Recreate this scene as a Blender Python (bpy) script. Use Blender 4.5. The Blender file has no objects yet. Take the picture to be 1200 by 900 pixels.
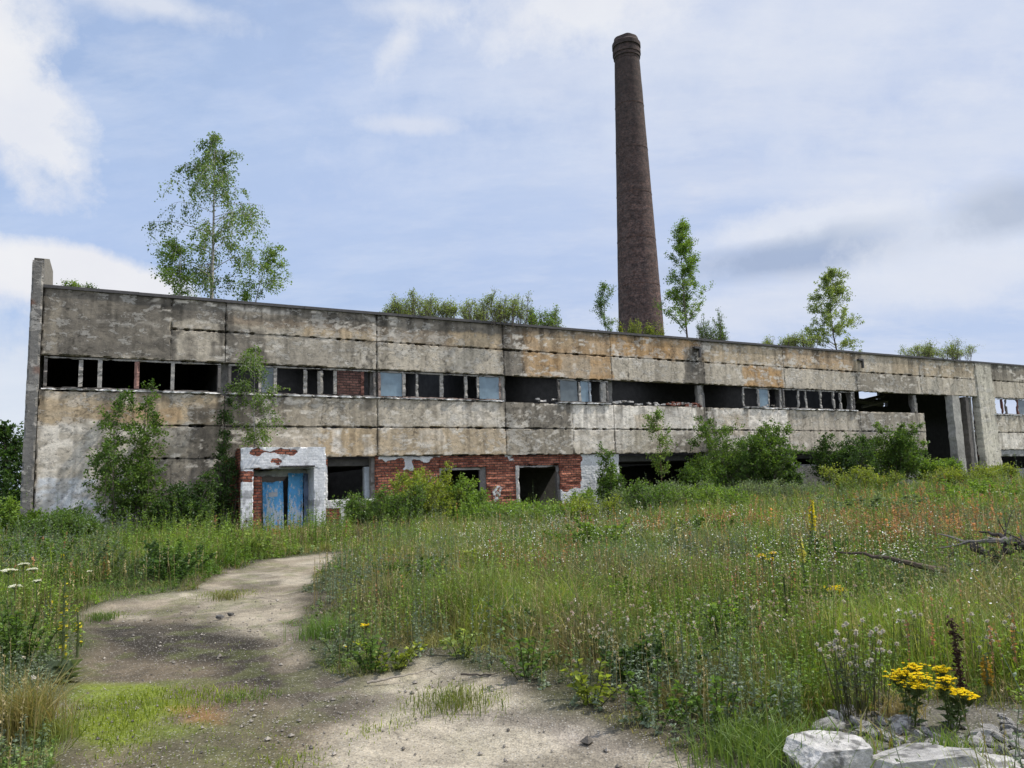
import bpy, math, random
import numpy as np
from mathutils import Vector, Matrix

random.seed(7)
RNG = np.random.default_rng(11)
scene = bpy.context.scene
COL = scene.collection
PI = math.pi

# ------------------------------------------------------------------ camera model
F_PX, PIT, ROL = 902.06, 0.133487, 0.03335
CAMZ = 1.6
PSI = 0.500993                       # heading of the long facade
FO = np.array([-16.126, 25.9496])    # left corner of the facade
ZB = 3.048                           # underside of the upper wall panels
ROOF = ZB + 6.0
DX = np.array([math.cos(PSI), math.sin(PSI)])
DY = np.array([-math.sin(PSI), math.cos(PSI)])
cR = np.array([1., 0, 0]); cF = np.array([0, math.cos(PIT), math.sin(PIT)]); cU = np.array([0, -math.sin(PIT), math.cos(PIT)])
RC = math.cos(ROL) * cR - math.sin(ROL) * cU
UC = math.sin(ROL) * cR + math.cos(ROL) * cU
CAM = np.array([0, 0, CAMZ])


def ray(px, py):
    d = (px - 600) / F_PX * RC + (450 - py) / F_PX * UC + cF
    return d / np.linalg.norm(d)


def fac(px, py, yl=0.0):
    """photo pixel -> (t, z) on the plane yl metres behind the facade"""
    d = ray(px, py)
    n = np.array([DY[0], DY[1], 0])
    o = np.array([FO[0], FO[1], 0]) + n * yl
    k = np.dot(o - CAM, n) / np.dot(d, n)
    p = CAM + d * k
    return float(np.dot(p[:2] - FO, DX)), float(p[2])


def loc(t, yl, z=0.0):
    q = FO + DX * t + DY * yl
    return np.array([q[0], q[1], z])


def sstep(a, b, x):
    u = np.clip((x - a) / (b - a), 0, 1)
    return u * u * (3 - 2 * u)


# ------------------------------------------------------------------ noise
_P = np.random.default_rng(5).permutation(256)
_P = np.concatenate([_P, _P, _P])
_V = np.random.default_rng(6).random(256)


def vnoise(p):
    p = np.asarray(p, dtype=float)
    i = np.floor(p).astype(int); f = p - i; f = f * f * (3 - 2 * f); i &= 255
    out = 0
    for a in (0, 1):
        for b in (0, 1):
            for c in (0, 1):
                h = _V[_P[_P[_P[(i[..., 0] + a) & 255] + ((i[..., 1] + b) & 255)] + ((i[..., 2] + c) & 255)] & 255]
                w = (f[..., 0] if a else 1 - f[..., 0]) * (f[..., 1] if b else 1 - f[..., 1]) * (f[..., 2] if c else 1 - f[..., 2])
                out = out + h * w
    return out


def fbm(x, y, z=0.0, oct=4, s=1.0):
    x = np.asarray(x, float) * s; y = np.asarray(y, float) * s; z = np.asarray(z, float) * s + np.zeros_like(x)
    p = np.stack([x, y + np.zeros_like(x), z], -1)
    out = 0; a = .5; tot = 0
    for k in range(oct):
        out = out + a * vnoise(p + 17.3 * k); tot += a; a *= .5; p = p * 2.03
    return out / tot


# ------------------------------------------------------------------ terrain
def height(x, y):
    x = np.asarray(x, float); y = np.asarray(y, float)
    h = .2 * sstep(9, 28, y)
    h = h + .75 * sstep(0, 30, x - 1) * sstep(10, 42, y)
    h = h + .14 * sstep(1.5, 4.5, x) * sstep(4, 6, y) * (1 - sstep(12, 20, y))
    h = h + (fbm(x, y, 1.0, 3, .35) - .5) * .16
    return h


def height1(x, y):
    return float(height(np.array([x]), np.array([y]))[0])


def ground(px, py):
    d = ray(px, py); k = 4.0
    for _ in range(40):
        p = CAM + d * k
        k = k + (CAM[2] + d[2] * k - height1(p[0], p[1])) / max(-d[2], .02) * .6
        k = min(max(k, .5), 300)
    p = CAM + d * k
    return np.array([p[0], p[1], height1(p[0], p[1])])


# ------------------------------------------------------------------ materials
def new_mat(name):
    m = bpy.data.materials.new(name); m.use_nodes = True
    nt = m.node_tree
    for n in list(nt.nodes): nt.nodes.remove(n)
    return m, nt


class NT:
    def __init__(s, nt): s.nt = nt

    def n(s, kind, ins=None, **props):
        nd = s.nt.nodes.new(kind)
        for k, v in props.items(): setattr(nd, k, v)
        for k, v in (ins or {}).items():
            sock = nd.inputs[k]
            if hasattr(v, 'is_linked') or isinstance(v, bpy.types.NodeSocket): s.nt.links.new(v, sock)
            else: sock.default_value = v
        return nd

    def math(s, op, a, b=0.0, c=None, clamp=False):
        nd = s.n('ShaderNodeMath', operation=op); nd.use_clamp = clamp
        for i, v in enumerate((a, b) if c is None else (a, b, c)):
            if isinstance(v, bpy.types.NodeSocket): s.nt.links.new(v, nd.inputs[i])
            else: nd.inputs[i].default_value = v
        return nd.outputs[0]

    def mix(s, f, a, b, blend='MIX'):
        nd = s.n('ShaderNodeMix', data_type='RGBA', blend_type=blend)
        for k, v in ((0, f), (6, a), (7, b)):
            if isinstance(v, bpy.types.NodeSocket): s.nt.links.new(v, nd.inputs[k])
            else: nd.inputs[k].default_value = v if k == 0 else (v if len(v) == 4 else (*v, 1))
        return nd.outputs[2]

    def noise(s, vec, scale, detail=6, rough=.6, w=None):
        nd = s.n('ShaderNodeTexNoise', {'Scale': scale, 'Detail': detail, 'Roughness': rough})
        if vec is not None: s.nt.links.new(vec, nd.inputs['Vector'])
        return nd.outputs['Fac']

    def ramp(s, f, lo, hi, a=0.0, b=1.0):
        nd = s.n('ShaderNodeMapRange', {'From Min': lo, 'From Max': hi, 'To Min': a, 'To Max': b}, clamp=True)
        s.nt.links.new(f, nd.inputs['Value'])
        return nd.outputs[0]

    def out(s, sh, disp=None):
        o = s.n('ShaderNodeOutputMaterial'); s.nt.links.new(sh, o.inputs['Surface'])

    def bump(s, h, strength, dist):
        return s.n('ShaderNodeBump', {'Height': h, 'Strength': strength, 'Distance': dist}).outputs[0]


def mat_weathered(name, rough=.92, bump=.6, dist=.02, lo=.72, hi=1.25, scale=9, col=None, spec=.2, peel=0.0):
    """attribute colour (or a fixed one) broken up by fine noise, with a rough bump"""
    m, nt = new_mat(name); N = NT(nt)
    tc = N.n('ShaderNodeTexCoord').outputs['Object']
    if col is None:
        base = N.n('ShaderNodeAttribute', attribute_name='col').outputs['Color']
    else:
        base = N.n('ShaderNodeRGB').outputs[0]; base.default_value = (*col, 1)
    n1 = N.noise(tc, scale, 8, .65); n2 = N.noise(tc, scale * 6, 5, .7)
    f = N.math('MULTIPLY', N.ramp(n1, .3, .7, lo, hi), N.ramp(n2, .25, .75, .75, 1.22))
    c = N.mix(1.0, base, N.n('ShaderNodeCombineColor', {0: f, 1: f, 2: f}).outputs[0], 'MULTIPLY')
    hh = N.math('ADD', N.math('MULTIPLY', n1, .7), N.math('MULTIPLY', n2, .5))
    if peel:      # flaked skin: paler scabs with a hard edge, dark pits and scratches
        mp = N.n('ShaderNodeMapping', {'Vector': tc, 'Scale': (.75, 1, 1.25)}).outputs[0]
        p1 = N.noise(mp, 2.3, 13, .74); p2 = N.noise(mp, 6.5, 10, .78)
        big = N.noise(tc, .45, 3, .5)
        k1 = N.ramp(N.math('ADD', p1, N.math('MULTIPLY', N.math('SUBTRACT', big, .5), .35)), .545, .56, 0, 1)
        c = N.mix(N.math('MULTIPLY', k1, .40 * peel), c, (.56, .53, .475, 1))
        c = N.mix(N.math('MULTIPLY', N.ramp(p2, .435, .40, 0, 1), .62 * peel), c, (.075, .068, .058, 1))
        hh = N.math('ADD', hh, N.math('ADD', N.math('MULTIPLY', k1, .7), N.math('MULTIPLY', p2, .8)))
    b = N.n('ShaderNodeBsdfPrincipled', {'Base Color': c, 'Roughness': rough, 'Specular IOR Level': spec, 'Normal': N.bump(hh, bump, dist)})
    N.out(b.outputs[0]); return m


def mat_leaf(name, trans=.38, rough=.5):
    m, nt = new_mat(name); N = NT(nt)
    c = N.n('ShaderNodeAttribute', attribute_name='col').outputs['Color']
    p = N.n('ShaderNodeBsdfPrincipled', {'Base Color': c, 'Roughness': rough, 'Specular IOR Level': .3})
    t = N.n('ShaderNodeBsdfTranslucent', {'Color': N.mix(1.0, c, (1.5, 1.5, .7), 'MULTIPLY')})
    N.out(N.n('ShaderNodeMixShader', {0: trans, 1: p.outputs[0], 2: t.outputs[0]}).outputs[0]); return m


def mat_brick(name, cyl=False, c1=(.19, .060, .038), c2=(.42, .165, .10), mort=(.07, .05, .045), sc=1.0, soot=False):
    m, nt = new_mat(name); N = NT(nt)
    tc = N.n('ShaderNodeTexCoord').outputs['Object']
    sp = N.n('ShaderNodeSeparateXYZ', {0: tc}).outputs
    if cyl:
        u = N.math('MULTIPLY', N.math('ARCTAN2', sp[1], sp[0]), 1.6)
        v = sp[2]
    else:
        u = N.math('ADD', sp[0], sp[1]); v = sp[2]
    wob = N.math('MULTIPLY', N.math('SUBTRACT', N.noise(tc, 1.3, 3), .5), .05)
    uv = N.n('ShaderNodeCombineXYZ', {0: u, 1: N.math('ADD', v, wob), 2: 0.0}).outputs[0]
    br = N.n('ShaderNodeTexBrick', {'Vector': uv, 'Color1': (*c1, 1), 'Color2': (*c2, 1), 'Mortar': (*mort, 1), 'Scale': sc,
                                   'Mortar Size': .016, 'Mortar Smooth': .3, 'Bias': -.1, 'Brick Width': .27, 'Row Height': .11})
    n1 = N.noise(tc, 2.2, 8, .65); n2 = N.noise(tc, 30, 6, .7)
    f = N.math('MULTIPLY', N.ramp(n1, .3, .7, .55, 1.35), N.ramp(N.noise(tc, 5.5, 3, .6) if cyl else n2, .3, .7, .45, 1.6))
    c = N.mix(1.0, br.outputs['Color'], N.n('ShaderNodeCombineColor', {0: f, 1: f, 2: f}).outputs[0], 'MULTIPLY')
    if cyl:
        band = N.noise(N.n('ShaderNodeCombineXYZ', {0: N.math('MULTIPLY', u, .12), 1: N.math('MULTIPLY', v, 1.6), 2: 0.0}).outputs[0], 1.2, 5, .7)
        c = N.mix(N.ramp(band, .42, .72, 0, .7), c, (.045, .032, .028, 1))
        c = N.mix(N.ramp(N.noise(tc, 1.1, 6, .7), .5, .7, 0, .45), c, (.11, .085, .075, 1))
        c = N.mix(N.ramp(v, 24, 36, 0, .55), c, (.04, .033, .03, 1))
    # plaster remnants where the attribute's alpha says so
    at = N.n('ShaderNodeAttribute', attribute_name='col')
    pl = N.ramp(N.math('ADD', at.outputs['Alpha'], N.math('MULTIPLY', N.math('SUBTRACT', N.noise(tc, 7, 7, .7), .5), .8)), .47, .53, 0, 1)
    pc = N.mix(1.0, at.outputs['Color'], N.n('ShaderNodeCombineColor', {0: f, 1: f, 2: f}).outputs[0], 'MULTIPLY')
    pc = N.mix(.55, pc, at.outputs['Color'])
    if not cyl: c = N.mix(pl, c, pc)
    ht = N.math('ADD', N.math('MULTIPLY', br.outputs['Fac'], -1.0), N.math('MULTIPLY', n2, .9))
    if not cyl: ht = N.math('ADD', N.math('MULTIPLY', ht, N.math('SUBTRACT', 1.0, N.math('MULTIPLY', pl, .8))), N.math('MULTIPLY', pl, 1.6))
    b = N.n('ShaderNodeBsdfPrincipled', {'Base Color': c, 'Roughness': .9, 'Specular IOR Level': .2, 'Normal': N.bump(ht, .8, .015)})
    N.out(b.outputs[0]); return m


def mat_chipped(name, paint, under, amount=.5, scale=6, rough=.55):
    m, nt = new_mat(name); N = NT(nt)
    tc = N.n('ShaderNodeTexCoord').outputs['Object']
    st = N.n('ShaderNodeMapping', {'Vector': tc, 'Scale': (1.5, 1.5, .55)}).outputs[0]
    n1 = N.noise(st, scale, 9, .72); n2 = N.noise(tc, 1.6, 4, .6); n3 = N.noise(tc, 40, 4, .7)
    sp = N.n('ShaderNodeSeparateXYZ', {0: tc}).outputs
    wear = N.math('ADD', n1, N.ramp(sp[2], 0.0, 2.0, .13, -.05))
    k = N.ramp(wear, 1 - amount, 1 - amount + .035, 0, 1)
    p = N.mix(N.ramp(n2, .35, .65, 0, 1), paint, tuple(v * .68 for v in paint))
    p = N.mix(N.ramp(n3, .3, .8, 0, .25), p, tuple(min(1, v * 1.5) for v in paint))
    c = N.mix(k, p, under)
    b = N.n('ShaderNodeBsdfPrincipled', {'Base Color': c, 'Roughness': rough, 'Specular IOR Level': .3,
                                        'Normal': N.bump(N.math('ADD', N.math('MULTIPLY', k, -.6), n3), .4, .006)})
    N.out(b.outputs[0]); return m


def mat_pane(name, col, alpha):
    m, nt = new_mat(name); N = NT(nt)
    tc = N.n('ShaderNodeTexCoord').outputs['Object']
    n1 = N.noise(tc, 3, 6, .6)
    c = N.mix(N.ramp(n1, .35, .7, 0, 1), col, tuple(v * .7 for v in col))
    b = N.n('ShaderNodeBsdfPrincipled', {'Base Color': c, 'Roughness': .22, 'Specular IOR Level': .5})
    t = N.n('ShaderNodeBsdfTransparent', {'Color': (.8, .86, .9, 1)})
    N.out(N.n('ShaderNodeMixShader', {0: alpha, 1: t.outputs[0], 2: b.outputs[0]}).outputs[0]); return m


def mat_ground():
    m, nt = new_mat('dirt_ground'); N = NT(nt)
    tc = N.n('ShaderNodeTexCoord').outputs['Object']
    at = N.n('ShaderNodeAttribute', attribute_name='col')
    n1 = N.noise(tc, 4, 9, .7); n2 = N.noise(tc, 38, 6, .75)
    vo = N.n('ShaderNodeTexVoronoi', {'Vector': tc, 'Scale': 55.0, 'Randomness': 1.0})
    vb = N.n('ShaderNodeTexVoronoi', {'Vector': tc, 'Scale': 21.0, 'Randomness': 1.0})
    f = N.math('MULTIPLY', N.ramp(n1, .3, .7, .78, 1.2), N.ramp(n2, .28, .72, .55, 1.45))
    c = N.mix(1.0, at.outputs['Color'], N.n('ShaderNodeCombineColor', {0: f, 1: f, 2: f}).outputs[0], 'MULTIPLY')
    # single pebbles have their own tone
    peb = N.n('ShaderNodeSeparateColor', {0: vo.outputs['Color']}).outputs[0]
    c = N.mix(N.math('MULTIPLY', N.ramp(peb, .78, .8, 0, .55), N.ramp(vo.outputs['Distance'], .32, .42, 1, 0)), c, (.42, .40, .36, 1))
    c = N.mix(N.math('MULTIPLY', N.ramp(peb, .2, .22, .5, 0), N.ramp(vo.outputs['Distance'], .32, .42, 1, 0)), c, (.05, .045, .04, 1))
    h = N.math('ADD', N.math('MULTIPLY', N.math('SUBTRACT', 1.0, vo.outputs['Distance']), .5), N.math('ADD', N.math('MULTIPLY', n2, .8), N.math('MULTIPLY', n1, .8)))
    h = N.math('SUBTRACT', h, N.math('MULTIPLY', vb.outputs['Distance'], .5))
    b = N.n('ShaderNodeBsdfPrincipled', {'Base Color': c, 'Roughness': .95, 'Specular IOR Level': .15, 'Normal': N.bump(h, .8, .02)})
    N.out(b.outputs[0]); return m


def mat_birch():
    m, nt = new_mat('birch_bark'); N = NT(nt)
    tc = N.n('ShaderNodeTexCoord').outputs['Object']
    mp = N.n('ShaderNodeMapping', {'Vector': tc, 'Scale': (1.0, 1.0, 5.0)}).outputs[0]
    k = N.ramp(N.noise(mp, 5, 6, .7), .52, .6, 0, 1)
    c = N.mix(k, (.34, .32, .29, 1), (.05, .045, .04, 1))
    N.out(N.n('ShaderNodeBsdfPrincipled', {'Base Color': c, 'Roughness': .8}).outputs[0]); return m


M = {}
M['facade'] = mat_weathered('weathered_concrete', bump=.9, dist=.014, lo=.84, hi=1.13, scale=9, peel=1.0)
M['concrete'] = mat_weathered('plain_concrete', bump=.7, lo=.6, hi=1.25, scale=6)
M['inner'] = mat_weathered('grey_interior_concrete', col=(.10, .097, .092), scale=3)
M['bitumen'] = mat_weathered('roof_bitumen', col=(.06, .058, .055), scale=4)
M['tin'] = mat_weathered('dark_tin_flashing', col=(.07, .065, .062), scale=8, rough=.6, spec=.4)
M['plaster'] = mat_weathered('whitewashed_plaster', bump=.6, lo=.8, hi=1.12, scale=7)
M['brick'] = mat_brick('old_red_brick')
M['dullbrick'] = mat_brick('dull_brown_brick', c1=(.07, .035, .03), c2=(.15, .075, .06), mort=(.03, .025, .022))
M['chimney'] = mat_brick('chimney_brick', cyl=True, c1=(.070, .044, .040), c2=(.165, .090, .070), mort=(.13, .11, .10))
M['blue'] = mat_chipped('flaking_blue_paint', (.14, .50, .94), (.62, .68, .74), amount=.47)
M['bluepale'] = mat_chipped('worn_pale_paint', (.17, .22, .33), (.26, .27, .28), amount=.40)
M['wood'] = mat_weathered('grey_weathered_wood', scale=14, lo=.6, hi=1.3)
M['panebl'] = mat_pane('dusty_bluish_glass', (.23, .32, .38), .85)
M['panedk'] = mat_pane('dusty_grey_glass', (.16, .19, .20), .8)
M['rust'] = mat_weathered('rusty_iron', col=(.10, .05, .032), scale=20)
M['leaf'] = mat_leaf('leaf_green')
M['grass'] = mat_leaf('grass_blades', trans=.34, rough=.6)
M['petal'] = mat_leaf('petals', trans=.3, rough=.7)
M['bark'] = mat_weathered('grey_brown_bark', scale=18)
M['birch'] = mat_birch()
M['ground'] = mat_ground()
M['rock'] = mat_weathered('broken_concrete', scale=11, bump=1.0, dist=.02, lo=.7, hi=1.2)
M['deadwood'] = mat_weathered('bleached_dead_wood', scale=25)


# ------------------------------------------------------------------ mesh builders
class MB:
    """collects shapes (with a colour per vertex) for ONE mesh object"""

    def __init__(s): s.V = []; s.C = []; s.Q = []; s.T = []; s.n = 0; s.NG = []

    def add(s, V, Q=None, T=None, col=(.3, .3, .3), alpha=1.0):
        V = np.asarray(V, float).reshape(-1, 3); n = len(V)
        c = np.asarray(col, float)
        if c.ndim == 1: c = np.tile(c[:3], (n, 1))
        if c.shape[1] == 3: c = np.concatenate([c, np.full((n, 1), alpha) if np.isscalar(alpha) else np.asarray(alpha).reshape(-1, 1)], 1)
        s.V.append(V); s.C.append(c)
        if Q is not None and len(Q): s.Q.append(np.asarray(Q, int).reshape(-1, 4) + s.n)
        if T is not None and len(T): s.T.append(np.asarray(T, int).reshape(-1, 3) + s.n)
        s.n += n
        return s

    def box(s, x0, x1, y0, y1, z0, z1, col=(.3, .3, .3), alpha=0.0, rot=None, step=None, amp=0.0, colfn=None):
        """box; with step it is a rough, noise-displaced box"""
        if step is None:
            V = [(x, y, z) for x in (x0, x1) for y in (y0, y1) for z in (z0, z1)]
            Q = [(0, 1, 3, 2), (4, 6, 7, 5), (0, 4, 5, 1), (2, 3, 7, 6), (0, 2, 6, 4), (1, 5, 7, 3)]
            V = np.array(V)
            if rot is not None: V = rot(V)
            return s.add(V, Q, col=col, alpha=alpha)
        nx, ny, nz = [max(1, int(round(abs(b - a) / step))) for a, b in ((x0, x1), (y0, y1), (z0, z1))]
        X, Y, Z = np.linspace(x0, x1, nx + 1), np.linspace(y0, y1, ny + 1), np.linspace(z0, z1, nz + 1)
        for ax, val, sgn in ((0, x0, -1), (0, x1, 1), (1, y0, -1), (1, y1, 1), (2, z0, -1), (2, z1, 1)):
            A, B = [(Y, Z), (X, Z), (X, Y)][ax]
            g = np.meshgrid(A, B, indexing='ij'); k = np.full(g[0].size, val)
            P = [None, None, None]; P[ax] = k
            P[[1, 0, 0][ax]] = g[0].ravel(); P[[2, 2, 1][ax]] = g[1].ravel()
            P = np.stack(P, 1)
            na, nb = len(A), len(B)
            i = (np.arange(na - 1)[:, None] * nb + np.arange(nb - 1)[None]).ravel()
            q = np.stack([i, i + nb, i + nb + 1, i + 1], 1)
            if (sgn > 0) == (ax == 1): q = q[:, ::-1]
            c = np.tile(np.asarray(col, float)[:3], (len(P), 1)) if colfn is None else colfn(P)
            D = P.copy()
            if amp:
                e = np.minimum.reduce([np.minimum(abs(P[:, 0] - x0), abs(P[:, 0] - x1)) + 10 * (abs(x1 - x0) < 1e-6),
                                       np.minimum(abs(P[:, 2] - z0), abs(P[:, 2] - z1))])
                for a in range(3):
                    D[:, a] += amp * .5 * (vnoise(P * 2.1 + 11 * a) - .5) + amp * .6 * (vnoise(P * 14.7 + 5 * a) - .5)
                # crumbled edges
                ch = sstep(.05, 0, e) * np.clip(fbm(P[:, 0], P[:, 1], P[:, 2], 3, 5.0) - .48, 0, 1) * .36
                mid = np.array([(x0 + x1) / 2, (y0 + y1) / 2, (z0 + z1) / 2])
                D[:, 1] += np.sign(mid[1] - P[:, 1]) * ch
                D[:, 2] += np.sign(mid[2] - P[:, 2]) * ch * .5
            if rot is not None: D = rot(D)
            s.add(D, q, col=c, alpha=alpha)
        return s

    def tube(s, pts, rad, sides=6, col=(.2, .2, .2), cap=True):
        P = np.asarray(pts, float); n = len(P)
        r = np.full(n, rad) if np.isscalar(rad) else np.asarray(rad, float)
        T = np.gradient(P, axis=0); T /= np.linalg.norm(T, axis=1, keepdims=True) + 1e-9
        ref = np.array([0, 0, 1.]) if abs(T[:, 2]).mean() < .85 else np.array([1., 0, 0])
        A = np.cross(T, ref); A /= np.linalg.norm(A, axis=1, keepdims=True) + 1e-9
        B = np.cross(T, A)
        th = np.arange(sides) * 2 * PI / sides
        V = P[:, None] + r[:, None, None] * (np.cos(th)[None, :, None] * A[:, None] + np.sin(th)[None, :, None] * B[:, None])
        i = np.arange(n - 1)[:, None] * sides; j = np.arange(sides)[None]; j2 = (j + 1) % sides
        Q = np.stack([i + j, i + j2, i + sides + j2, i + sides + j], -1).reshape(-1, 4)
        V = V.reshape(-1, 3); Tr = []
        if cap:
            V = np.concatenate([V, P[:1], P[-1:]]); k = n * sides
            for a in range(sides):
                Tr.append((k, (a + 1) % sides, a)); Tr.append((k + 1, (n - 1) * sides + a, (n - 1) * sides + (a + 1) % sides))
        return s.add(V, Q, Tr, col=col)

    def build(s, name, mat, parent=None, smooth=False):
        V = np.concatenate(s.V).astype(np.float32); C = np.concatenate(s.C).astype(np.float32)
        Q = np.concatenate(s.Q) if s.Q else np.zeros((0, 4), int); T = np.concatenate(s.T) if s.T else np.zeros((0, 3), int)
        me = bpy.data.meshes.new(name)
        me.vertices.add(len(V)); me.vertices.foreach_set('co', V.ravel())
        me.loops.add(Q.size + T.size); me.loops.foreach_set('vertex_index', np.concatenate([Q.ravel(), T.ravel()]).astype(np.int32))
        me.polygons.add(len(Q) + len(T))
        st = np.concatenate([np.arange(len(Q)) * 4, Q.size + np.arange(len(T)) * 3]).astype(np.int32)
        me.polygons.foreach_set('loop_start', st)
        me.polygons.foreach_set('use_smooth', np.full(len(st), smooth))
        me.update(calc_edges=True)
        a = me.attributes.new('col', 'FLOAT_COLOR', 'POINT'); a.data.foreach_set('color', C.ravel())
        me.materials.append(mat)
        o = bpy.data.objects.new(name, me); COL.objects.link(o)
        if parent is not None: o.parent = parent
        return o


def tag(o, label=None, cat=None, group=None, kind=None):
    if label: o['label'] = label
    if cat: o['category'] = cat
    if group: o['group'] = group
    if kind: o['kind'] = kind
    return o


def empty(name, p, rz=0.0):
    o = bpy.data.objects.new(name, None); COL.objects.link(o)
    o.location = p; o.rotation_euler = (0, 0, rz); o.empty_display_size = .3
    return o


# ------------------------------------------------------------------ camera, light, sky
cd = bpy.data.cameras.new('camera'); cam = bpy.data.objects.new('camera', cd); COL.objects.link(cam)
cd.sensor_fit = 'HORIZONTAL'; cd.sensor_width = 36; cd.lens = F_PX / 1200 * 36; cd.clip_start = .05; cd.clip_end = 5000
mw = Matrix.Identity(4)
for r in range(3):
    mw[r][0] = RC[r]; mw[r][1] = UC[r]; mw[r][2] = -cF[r]; mw[r][3] = CAM[r]
cam.matrix_world = mw
scene.camera = cam

SUN_EL = math.radians(54)
SUN_AZ = math.radians(14)             # from +X towards +Y
sdir = Vector((math.cos(SUN_EL) * math.cos(SUN_AZ), math.cos(SUN_EL) * math.sin(SUN_AZ), math.sin(SUN_EL)))
sl = bpy.data.lights.new('sun', 'SUN'); sl.energy = 4.9; sl.angle = math.radians(1.2); sl.color = (1, .95, .87)
so = bpy.data.objects.new('sun', sl); COL.objects.link(so)
so.rotation_euler = (-sdir).to_track_quat('-Z', 'Y').to_euler()

w = bpy.data.worlds.new('World'); scene.world = w; w.use_nodes = True
wt = w.node_tree
for n in list(wt.nodes): wt.nodes.remove(n)
W = NT(wt)
sky = W.n('ShaderNodeTexSky', sky_type='NISHITA', sun_disc=False, sun_elevation=SUN_EL, sun_rotation=math.radians(90) - SUN_AZ)
sky.air_density = 1.0; sky.dust_density = 1.2; sky.ozone_density = 1.5
dirv = W.n('ShaderNodeTexCoord').outputs['Generated']
dn = W.n('ShaderNodeVectorMath', {0: dirv}, operation='NORMALIZE').outputs[0]
ds = W.n('ShaderNodeSeparateXYZ', {0: dn}).outputs
den = W.math('ADD', W.math('MAXIMUM', ds[2], 0.0), .22)
cp = W.n('ShaderNodeCombineXYZ', {0: W.math('DIVIDE', ds[0], den), 1: W.math('DIVIDE', ds[1], den), 2: 0.0}).outputs[0]
cp1 = W.n('ShaderNodeMapping', {'Vector': cp, 'Rotation': (0, 0, .55), 'Scale': (.55, 1.7, 1)}).outputs[0]
cp2 = W.n('ShaderNodeMapping', {'Vector': cp, 'Rotation': (0, 0, .9), 'Location': (3, 1, 0), 'Scale': (.9, 1.9, 1)}).outputs[0]
wisp = W.noise(cp1, 1.5, 12, .62)
wisp2 = W.noise(cp2, 3.2, 12, .66)
fine = W.noise(dn, 16.0, 12, .66)
fine2 = W.noise(dn, 5.0, 12, .62)
KC = 8.6                              # cloud brightness in the sky texture's units
c = W.mix(.60, sky.outputs[0], (4.2, 5.8, 9.1, 1))          # thin veil over the whole sky
c = W.mix(W.ramp(ds[0], -.5, .15, .05, .55), c, (KC * .72, KC * .80, KC * 1.02, 1))
c = W.mix(W.ramp(wisp, .44, .66, 0, .62), c, (KC * .86, KC * .91, KC * 1.04, 1))
c = W.mix(W.ramp(wisp2, .47, .68, 0, .42), c, (KC * .92, KC * .95, KC * 1.04, 1))
c = W.mix(W.ramp(fine2, .52, .40, 0, .20), c, (KC * .50, KC * .66, KC * .98, 1))


def cloud(c, px, py, a, b, colr, amt, wob=.9, soft=.4, tilt=0.0):
    d = ray(px, py)
    r = np.cross(d, np.array([0, 0, 1.])); r /= np.linalg.norm(r); u = np.cross(r, d)
    r, u = math.cos(tilt) * r + math.sin(tilt) * u, -math.sin(tilt) * r + math.cos(tilt) * u
    dot = lambda v: W.n('ShaderNodeVectorMath', {0: dn, 1: tuple(v)}, operation='DOT_PRODUCT').outputs['Value']
    uu = W.math('DIVIDE', dot(r), a / F_PX); vv = W.math('DIVIDE', dot(u), b / F_PX)
    dd = W.math('SQRT', W.math('ADD', W.math('MULTIPLY', uu, uu), W.math('MULTIPLY', vv, vv)))
    nn = W.math('ADD', W.math('MULTIPLY', W.math('SUBTRACT', fine, .5), 2.0 * wob), W.math('MULTIPLY', W.math('SUBTRACT', fine2, .5), 2.4 * wob))
    dd = W.math('ADD', dd, nn)
    fr = W.math('GREATER_THAN', dot(d), 0.0)
    k = W.math('MULTIPLY', W.ramp(dd, 1 - soft, 1 + soft, amt, 0), fr)
    sh = W.math('ADD', .88, W.math('MULTIPLY', fine2, .24))
    cc = W.mix(1.0, tuple(v * KC for v in colr), W.n('ShaderNodeCombineColor', {0: sh, 1: sh, 2: W.math('ADD', .45, W.math('MULTIPLY', sh, .55))}).outputs[0], 'MULTIPLY')
    return W.mix(k, c, cc)


white = (1.0, 1.01, 1.05)
c = cloud(c, 60, 400, 240, 120, (.46, .66, 1.02), .55, soft=.8, wob=.4)
c = cloud(c, 240, 170, 330, 150, (.56, .72, 1.03), .45, soft=.9, wob=.6)
c = cloud(c, 430, 250, 260, 110, (.62, .75, 1.03), .4, soft=.9, wob=.8)
c = cloud(c, 18, 118, 44, 80, white, .85, soft=.3, wob=.8, tilt=.6)
c = cloud(c, -20, 20, 60, 50, white, .85, soft=.4)
c = cloud(c, 180, 6, 70, 14, white, .6, soft=.6)
c = cloud(c, 84, 326, 110, 30, white, .97, soft=.22, wob=.45, tilt=-.14)
c = cloud(c, -40, 312, 120, 30, white, .85, soft=.35, wob=.6)
c = cloud(c, 10, 470, 110, 66, (.92, .97, 1.04), .75, soft=.5)
c = cloud(c, 470, 48, 26, 14, white, .6, soft=.7, wob=1.5, tilt=1.0)
c = cloud(c, 480, 8, 50, 16, white, .6, soft=.6, wob=1.0)
c = cloud(c, 490, 147, 45, 8, white, .45, soft=.6)
c = cloud(c, 680, 10, 105, 40, white, .75, soft=.5, wob=1.0)
c = cloud(c, 900, 60, 260, 60, (.92, .96, 1.05), .5, soft=.8, wob=1.2)
c = cloud(c, 960, 262, 105, 22, (.92, .96, 1.05), .75, soft=.35, wob=.8)
c = cloud(c, 945, 300, 118, 20, (.44, .54, .75), .9, soft=.4, wob=.6)
c = cloud(c, 1005, 270, 80, 11, (.56, .65, .82), .45, soft=.6, wob=.9)
c = cloud(c, 1120, 290, 90, 40, (.90, .95, 1.05), .65, soft=.4, wob=.8)
c = cloud(c, 1190, 240, 50, 24, (.50, .58, .74), .75, soft=.5, wob=.7)
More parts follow.
